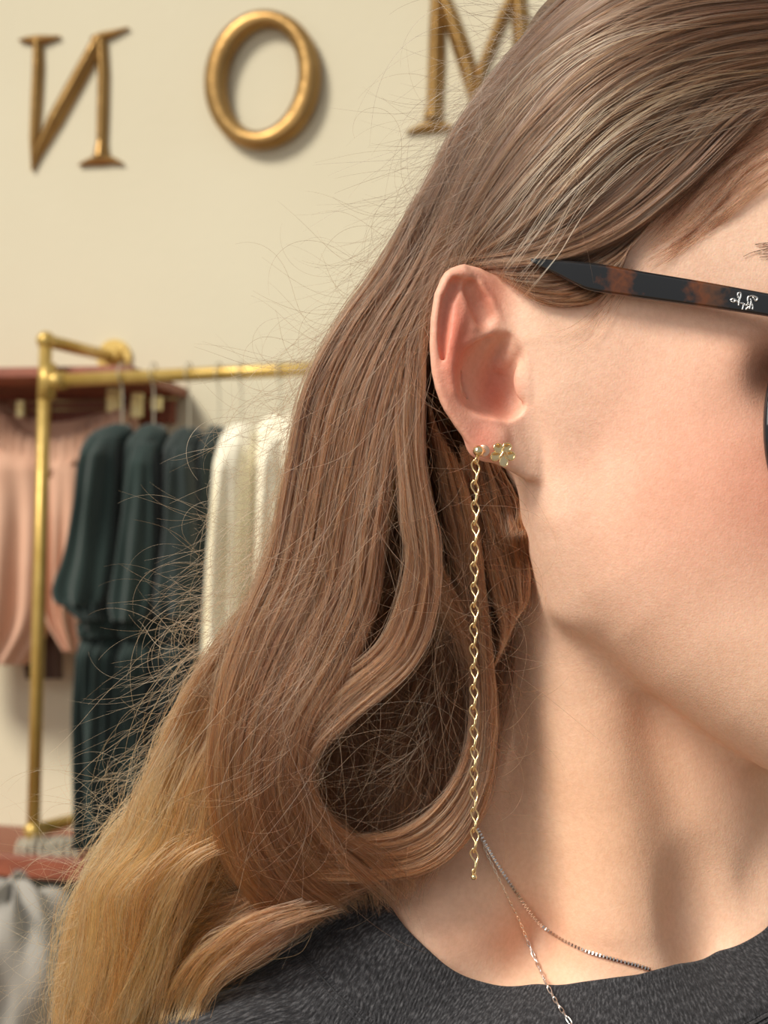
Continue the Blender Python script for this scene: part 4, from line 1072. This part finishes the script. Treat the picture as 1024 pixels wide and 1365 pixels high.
m_cap = N('scalp_hair'); mp = m_cap.n('ShaderNodeMapping'); mp.inputs['Scale'].default_value = (900, 90, 500); m_cap.l(m_cap.coord(), mp.inputs[0])
m_cap.l(m_cap.ramp(m_cap.noise(1.0, 4, 0.6, mp.outputs[0]), [(0.3, lin(58, 42, 30)), (0.7, lin(118, 92, 66))]), m_cap.b.inputs['Base Color']); m_cap.set(Roughness=0.6)
cap_o = mesh_obj('scalp_hair', np.vstack([out_, in_]), np.vstack([FF, FF[:, ::-1] + len(us)]), m_cap.m, hair); cap_o['kind'] = 'stuff'
# ------------------------------------------------------------------ glasses
m_acet = acetate_material(); m_silver = simple('polished_silver', (0.86, 0.85, 0.83, 1), 0.18, 1.0)
gl = thing('glasses', 'black and amber tortoiseshell glasses, the arm resting above the ear', 'glasses', tuple(to_world(q(1000, 400, -60))))
top_ = catmull([(708, 344.5), (735, 346), (794, 351), (858, 362), (942, 376), (1024, 391), (1090, 402)], 60)
bot_ = catmull([(708, 349.5), (722, 356), (747, 369), (768, 380), (789, 388), (848, 397), (949, 411), (1024, 422), (1090, 434)], 60)
V = []; UV = []
for i in range(60):
    x_ = 708 + (1090 - 708) * i / 59.0
    ty = np.interp(x_, top_[:, 0], top_[:, 1]); by = np.interp(x_, bot_[:, 0], bot_[:, 1])
    dl = np.interp(x_, [700, 790, 900, 1024, 1090], [-56, -60, -66, -78, -84]); h = by - ty
    ch = min(4.0, h * 0.22)
    for (yy, dz) in ((ty + ch, -9), (ty, -9 + ch), (ty, 9), (by, 9), (by, -9 + ch), (by - ch, -9)):
        V.append(to_world(q(x_, yy, dl + dz * min(1, 0.4 + i / 14)))); UV.append((x_, yy))
Fc = [[i * 6 + k, i * 6 + (k + 1) % 6, i * 6 + 6 + (k + 1) % 6, i * 6 + 6 + k] for i in range(59) for k in range(6)] + [[5, 4, 3, 2, 1, 0], [354 + k for k in range(6)]]
arm = mesh_obj('temple_arm', V, Fc, m_acet, gl, smooth=True)
uvl = arm.data.uv_layers.new(name='UVMap'); uvl.data.foreach_set('uv', np.array([UV[l.vertex_index] for l in arm.data.loops], float).ravel())
bevel(arm, 0.00025, 2, 0.5)
# front: rim and lens, standing across the face, seen nearly edge on
hinge = np.array(q(1090, 415, -84)); fx = np.array([0.52, 0.86, 0.0]); fx /= np.linalg.norm(fx)   # along the front, away from the camera
fz = np.array([0, 0, 1.0])
cL = np.array(q(1100, 556, -40)) + fx * 10
def rimpts(c, rx, rz, n_=72): return np.array([c + fx * rx * math.cos(t) + fz * rz * math.sin(t) * (1 - 0.10 * math.cos(t)) for t in np.linspace(0, 2 * math.pi, n_, endpoint=False)])
lens_c = [cL + fx * 118, cL + fx * 410]
lens_c[0] = np.array(q(1027, 568, -66)) + fx * 118
lens_c[1] = lens_c[0] + fx * 300
for c_ in lens_c:
    V, Fc = tube_geo(to_world(rimpts(c_, 118, 92)), 9.0 * U, 12, closed=True, flat=1.3)
    rim = mesh_obj('rim', V, Fc, m_acet, gl); uvl = rim.data.uv_layers.new(name='UVMap')
    co = np.array([v.co[:] for v in rim.data.vertices]); uvl.data.foreach_set('uv', np.array([(1010 + 90 * abs(math.sin(l.vertex_index / 90)), 0) for l in rim.data.loops], float).ravel())
    rp = to_world(rimpts(c_, 116, 90)); cc = rp.mean(0); nn = np.cross(rp[10] - cc, rp[40] - cc); nn /= np.linalg.norm(nn)
    Vl = np.vstack([rp + nn * 0.0008, rp - nn * 0.0008, [cc + nn * 0.0016, cc]]); n_ = len(rp)
    Fl = [[i, (i + 1) % n_, 2 * n_] for i in range(n_)] + [[n_ + (i + 1) % n_, n_ + i, 2 * n_ + 1] for i in range(n_)] + [[i, n_ + i, n_ + (i + 1) % n_, (i + 1) % n_] for i in range(n_)]
    if 'm_lens' not in globals():
        lm = N('clear_lens'); lm.set(Roughness=0.0, IOR=1.5, Transmission_Weight=1.0, Base_Color=(1, 1, 1, 1)); m_lens = lm.m
    mesh_obj('lens', Vl, Fl, m_lens, gl)
br = [lens_c[0] + fx * 112 + fz * 30, (lens_c[0] + lens_c[1]) / 2 + fz * 44 + np.array([16, -10, 0]), lens_c[1] - fx * 112 + fz * 30]
V, Fc = tube_geo(to_world(catmull(br, 14)), 8 * U, 10); mesh_obj('bridge', V, Fc, m_acet, gl)
ep_ = [hinge, lens_c[0] - fx * 80 + fz * 76]
V, Fc = tube_geo(to_world(catmull([ep_[0], ep_[0] * 0.5 + ep_[1] * 0.5 + np.array([4, -6, 8]), ep_[1]], 12)), 14 * U, 10); mesh_obj('end_piece', V, Fc, m_acet, gl)
# silver script on the arm, mirrored as in the picture
zl = lambda zx, zy: (960 + zx / 16.0, 375 + zy / 16.0)
strokes = [[(222, 410), (270, 370), (330, 400), (300, 440), (240, 425)], [(300, 400), (360, 415), (395, 470)],
           [(395, 520), (410, 420), (445, 320), (440, 250), (400, 245), (375, 290), (400, 360), (420, 430)],
           [(440, 470), (480, 465), (500, 510), (475, 605)], [(510, 490), (560, 510), (600, 490), (640, 500)], [(545, 600), (580, 575), (610, 545)],
           [(630, 590), (650, 500), (665, 430), (655, 370)], [(600, 470), (590, 400), (600, 340), (660, 310), (730, 320), (800, 360), (770, 415), (735, 385), (700, 335)],
           [(690, 490), (700, 560), (690, 600)], [(655, 470), (690, 480)]]
items = []
for st_ in strokes:
    p_ = [to_world(q(*zl(a, b), float(np.interp(zl(a, b)[0], [900, 1024, 1090], [-64, -78, -84])) - 9.4)) for a, b in st_]
    items.append(tube_geo(catmull(p_, 5 * len(p_)), 1.25 * U, 8))
V, Fc = join_geo(items); o = mesh_obj('script_emblem', V, Fc, m_silver, gl); o['label'] = 'silver script emblem, mirrored, on the arm'; o['kind'] = 'stuff'

# ------------------------------------------------------------------ chain earring
m_gold = gold_material(); m_gold2 = gold_material('pale_gold', (1.0, 0.80, 0.46, 1), 0.12)
EX = 632.5
er_ = thing('drop_earring', 'long gold chain earring of twisted links hanging from the ear lobe', 'earring', tuple(to_world(q(638, 601, -64))))
V, Fc = sphere_geo(to_world(q(638, 601, -66)), 7.2 * U, 28, 18); mesh_obj('ball_stud', V, Fc, m_gold2, er_)
V, Fc = tube_geo(to_world(np.array([q(645, 601, -50), q(645.5, 601, -47)])), 8.2 * U, 28); o = mesh_obj('backing_disc', V, Fc, simple('rose_gold', (0.95, 0.60, 0.42, 1), 0.25, 1.0), er_); bevel(o, 0.0002)
V, Fc = tube_geo(to_world(np.array([q(638, 601, -62), q(648, 602, -30)])), 1.4 * U, 10); mesh_obj('post', V, Fc, m_gold2, er_)
V, Fc = tube_geo(to_world(catmull([q(637, 607, -66), q(634, 612, -69), q(633, 617, -66), q(636, 618, -62), q(638, 611, -63)], 24, True)), 1.0 * U, 8, closed=True); mesh_obj('jump_ring', V, Fc, m_gold, er_)
# one link: a pear loop of wire whose tail twists over into the next loop
def link_curve(w_, ln, tw):
    pts = []
    n_ = 40
    for i in range(n_):
        t = 2 * math.pi * i / n_
        v = (1 - math.cos(t)) / 2                       # 0 at the top, 1 at the tip
        prof = math.copysign(1, math.sin(t)) * ((math.sin(math.pi * min(v / 0.56, 1.0)) ** 0.8) if v < 0.45 else max(0.15, math.sin(math.pi * min(v / 0.56, 1.0)) ** 0.8)) * min(1, 40 * abs(math.sin(t)))
        x_ = w_ * prof; zz = -ln * v; a = tw * max(0, v - 0.5)
        pts.append((x_ * math.cos(a), x_ * math.sin(a) , zz))
    p = np.array(pts); v_ = -p[:, 2] / ln
    p[:, 0] += 3.2 * np.sin(np.clip((v_ - 0.15) / 0.85, 0, 1) * math.pi)
    p[:, 1] += 2.2 * np.sin(v_ * math.pi * 2)
    return p
proto = None
NLINK = 20; y0 = 613.0; step = (1158 - 613.0) / NLINK
for i in range(NLINK):
    yy = y0 + i * step; xx = 632.6 - 2.2 * min(1, i / 9.0) + (1.0 if i > 12 else 0) * (i - 12) / 8.0
    ctr = to_world(q(xx, yy, -66 + 0.0 * i))
    if proto is None:
        V, Fc = tube_geo(link_curve(4.6, step + 4.5, 2.3) , 1.15, 8, closed=True)
        V = np.array(V); W = to_world(V + q(xx, yy, -66)) - ctr
        me_o = mesh_obj('chain_link', W, Fc, m_gold); proto = me_o
    else:
        me_o = proto.copy(); COL.objects.link(me_o)
    me_o.location = ctr; attach(me_o, er_); me_o.rotation_euler = (0, 0, 0.22 * math.sin(i * 1.7))
V, Fc = sphere_geo(to_world(q(631.8, 1169, -66)), 4.0 * U, 20, 12); mesh_obj('end_bead', V, Fc, m_gold2, er_)
V, Fc = tube_geo(to_world(catmull([q(631.8, 1158, -66), q(629.5, 1162, -67), q(631.8, 1167, -66), q(634, 1162, -65)], 20, True)), 0.9 * U, 8, closed=True); mesh_obj('end_ring', V, Fc, m_gold, er_)

# ------------------------------------------------------------------ flower stud: four hollow petals and one solid drop
fs = thing('flower_stud', 'small gold flower stud of five petals on the ear lobe', 'earring', tuple(to_world(q(671, 606, -34))))
def fpt(a, b, up=0): return q(a, b, -38 - up + (671 - a) * -0.3)
def petal(cx, cy, ang, solid):
    ca_, sa_ = math.cos(ang), math.sin(ang); r_ = []; n_ = 28
    for i in range(n_):
        t = 2 * math.pi * i / n_; u_ = math.cos(t) * 7.2; v = math.sin(t) * 5.2 * (1 + 0.28 * math.cos(t))
        r_.append((cx + u_ * ca_ - v * sa_, cy + u_ * sa_ + v * ca_))
    ring = np.array([fpt(a, b, 3.2) for a, b in r_])
    c0 = fpt(cx, cy, 4.6 if solid else 0.2)
    Vd = np.vstack([to_world(ring), to_world(ring * 0.45 + c0 * 0.55)[:], [to_world(c0)]])
    Fd = [[i, (i + 1) % n_, n_ + (i + 1) % n_, n_ + i] for i in range(n_)] + [[n_ + i, n_ + (i + 1) % n_, 2 * n_] for i in range(n_)]
    return join_geo([tube_geo(to_world(ring), (0.9 if solid else 1.25) * U, 8, closed=True), (Vd, Fd)])
for (cx, cy, an, so) in ((665.2, 598.5, math.radians(235), 0), (675.2, 597.8, math.radians(300), 0), (661.3, 608.0, math.radians(160), 0), (679.2, 607.0, math.radians(20), 0), (671.8, 614.5, math.radians(90), 1)):
    V, Fc = petal(cx, cy, an, so); mesh_obj('petal', V, Fc, m_gold2 if so else m_gold, fs)
V, Fc = tube_geo(to_world(catmull([fpt(667, 609, 5), fpt(671, 603, 5.5), fpt(674, 602, 5.5), fpt(677, 607, 5)], 14)), 1.3 * U, 8); mesh_obj('centre_twist', V, Fc, m_gold2, fs)
V, Fc = tube_geo(to_world(np.array([fpt(671, 604, 2), fpt(671, 604, -14)])), 1.4 * U, 8); mesh_obj('post', V, Fc, m_gold2, fs)

# ------------------------------------------------------------------ necklaces, lying on the skin
def lie(pts, lift, n_, shirt_from=None):
    c = catmull(pts, n_); dl = depth_at(c[:, 0], c[:, 1], 150.0)
    for _ in range(12): dl[1:-1] = (dl[:-2] + 2 * dl[1:-1] + dl[2:]) / 4
    if shirt_from is not None: dl = dl - lift - np.clip((c[:, 1] - shirt_from) / 12.0, 0, 1) * 36
    else: dl = dl - lift
    return np.array([q(a, b, d) for (a, b), d in zip(c, dl)])
path = lie([(560, 1060), (600, 1080), (628, 1096), (637, 1106), (650, 1130), (668, 1160), (690, 1192), (716, 1228), (745, 1250), (780, 1267), (820, 1279), (850, 1287), (866, 1292)], 3.5, 170)
nk = thing('box_chain_necklace', 'thin silver box chain necklace curving into the grey neckband', 'necklace', tuple(to_world(path[60])))
items = []
tan = np.gradient(path, axis=0); tan /= np.linalg.norm(tan, axis=1)[:, None]
for i, (p_, t_) in enumerate(zip(path, tan)):
    b_ = np.cross(t_, [0, -1, 0]); b_ /= np.linalg.norm(b_); n_ = np.cross(t_, b_)
    a_ = 0.5 if i % 2 else -0.3
    b2 = b_ * math.cos(a_) + n_ * math.sin(a_); n2 = -b_ * math.sin(a_) + n_ * math.cos(a_)
    V, Fc = box_geo(p_, t_, b2, n2, 0.95, 2.1, 1.7); items.append((to_world(V), Fc))
V, Fc = join_geo(items); o = mesh_obj('box_chain', V, Fc, m_silver, nk, smooth=False); o['kind'] = 'stuff'
path = lie([(590, 1080), (620, 1096), (638, 1110), (648, 1135), (660, 1160), (675, 1192), (692, 1226), (704, 1256), (716, 1284), (726, 1306), (740, 1333), (757, 1358), (772, 1380)], 3.0, 800, 1296)
nk2 = thing('cable_chain_necklace', 'fine pale cable chain necklace lying over the front of the neckband', 'necklace', tuple(to_world(path[400])))
seg = np.linalg.norm(np.diff(path, axis=0), axis=1); cum = np.concatenate([[0], np.cumsum(seg)])
s_ = 0.0; k_ = 0; small = []; m_pale = simple('pale_gold_chain', (0.95, 0.84, 0.70, 1), 0.2, 1.0)
while s_ < cum[-1] - 14:
    yy = np.interp(s_, cum, path[:, 2]); py_now = 682.5 - yy
    ln = float(np.interp(py_now, [1180, 1290, 1360], [6.5, 9.0, 12.5])); wd = float(np.interp(py_now, [1180, 1290, 1360], [1.3, 1.7, 2.5]))
    p0_ = np.array([np.interp(s_, cum, path[:, c]) for c in range(3)]); p1_ = np.array([np.interp(s_ + ln, cum, path[:, c]) for c in range(3)])
    t_ = (p1_ - p0_) / np.linalg.norm(p1_ - p0_); b_ = np.cross(t_, [0, -1, 0]); b_ /= np.linalg.norm(b_); n_ = np.cross(t_, b_)
    a_ = 0.25 if k_ % 2 else 1.15
    b2 = b_ * math.cos(a_) + n_ * math.sin(a_); c_ = (p0_ + p1_) / 2 + np.array([0, -1.5, 0])
    loop = [c_ + t_ * (ln / 2 + 0.7) * math.copysign(abs(math.cos(t)) ** 0.7, math.cos(t)) + b2 * wd * math.sin(t) for t in np.linspace(0, 2 * math.pi, 18, endpoint=False)]
    g_ = tube_geo(to_world(np.array(loop)), (0.55 if py_now < 1290 else 0.8) * U, 6, closed=True)
    if py_now > 1290: mesh_obj('chain_link', g_[0], g_[1], m_silver, nk2)
    else: small.append(g_)
    s_ += ln - 0.6; k_ += 1
V, Fc = join_geo(small); o = mesh_obj('fine_chain', V, Fc, m_pale, nk2); o['kind'] = 'stuff'
# eyebrow end, just entering the frame
items = []
for i in range(26):
    a = 1012 + rng.uniform(0, 60); b = 333 + rng.uniform(-9, 12) - (a - 1012) * 0.12; dl = float(depth_at(a, b, 40)) - 1
    L_ = rng.uniform(12, 24); dr = rng.uniform(-0.1, 0.45)
    p_ = [q(a, b, dl), q(a - L_ * 0.5, b + L_ * 0.25 * dr, float(depth_at(a - L_ * .5, b, 40)) - 2.5), q(a - L_, b + L_ * dr, float(depth_at(a - L_, b, 40)) - 2)]
    items.append(tube_geo(to_world(catmull(p_, 6)), 0.32 * U, 5))
V, Fc = join_geo(items); o = mesh_obj('eyebrow', V, Fc, simple('brow_hair', lin(92, 62, 44), 0.6), person); o['kind'] = 'stuff'
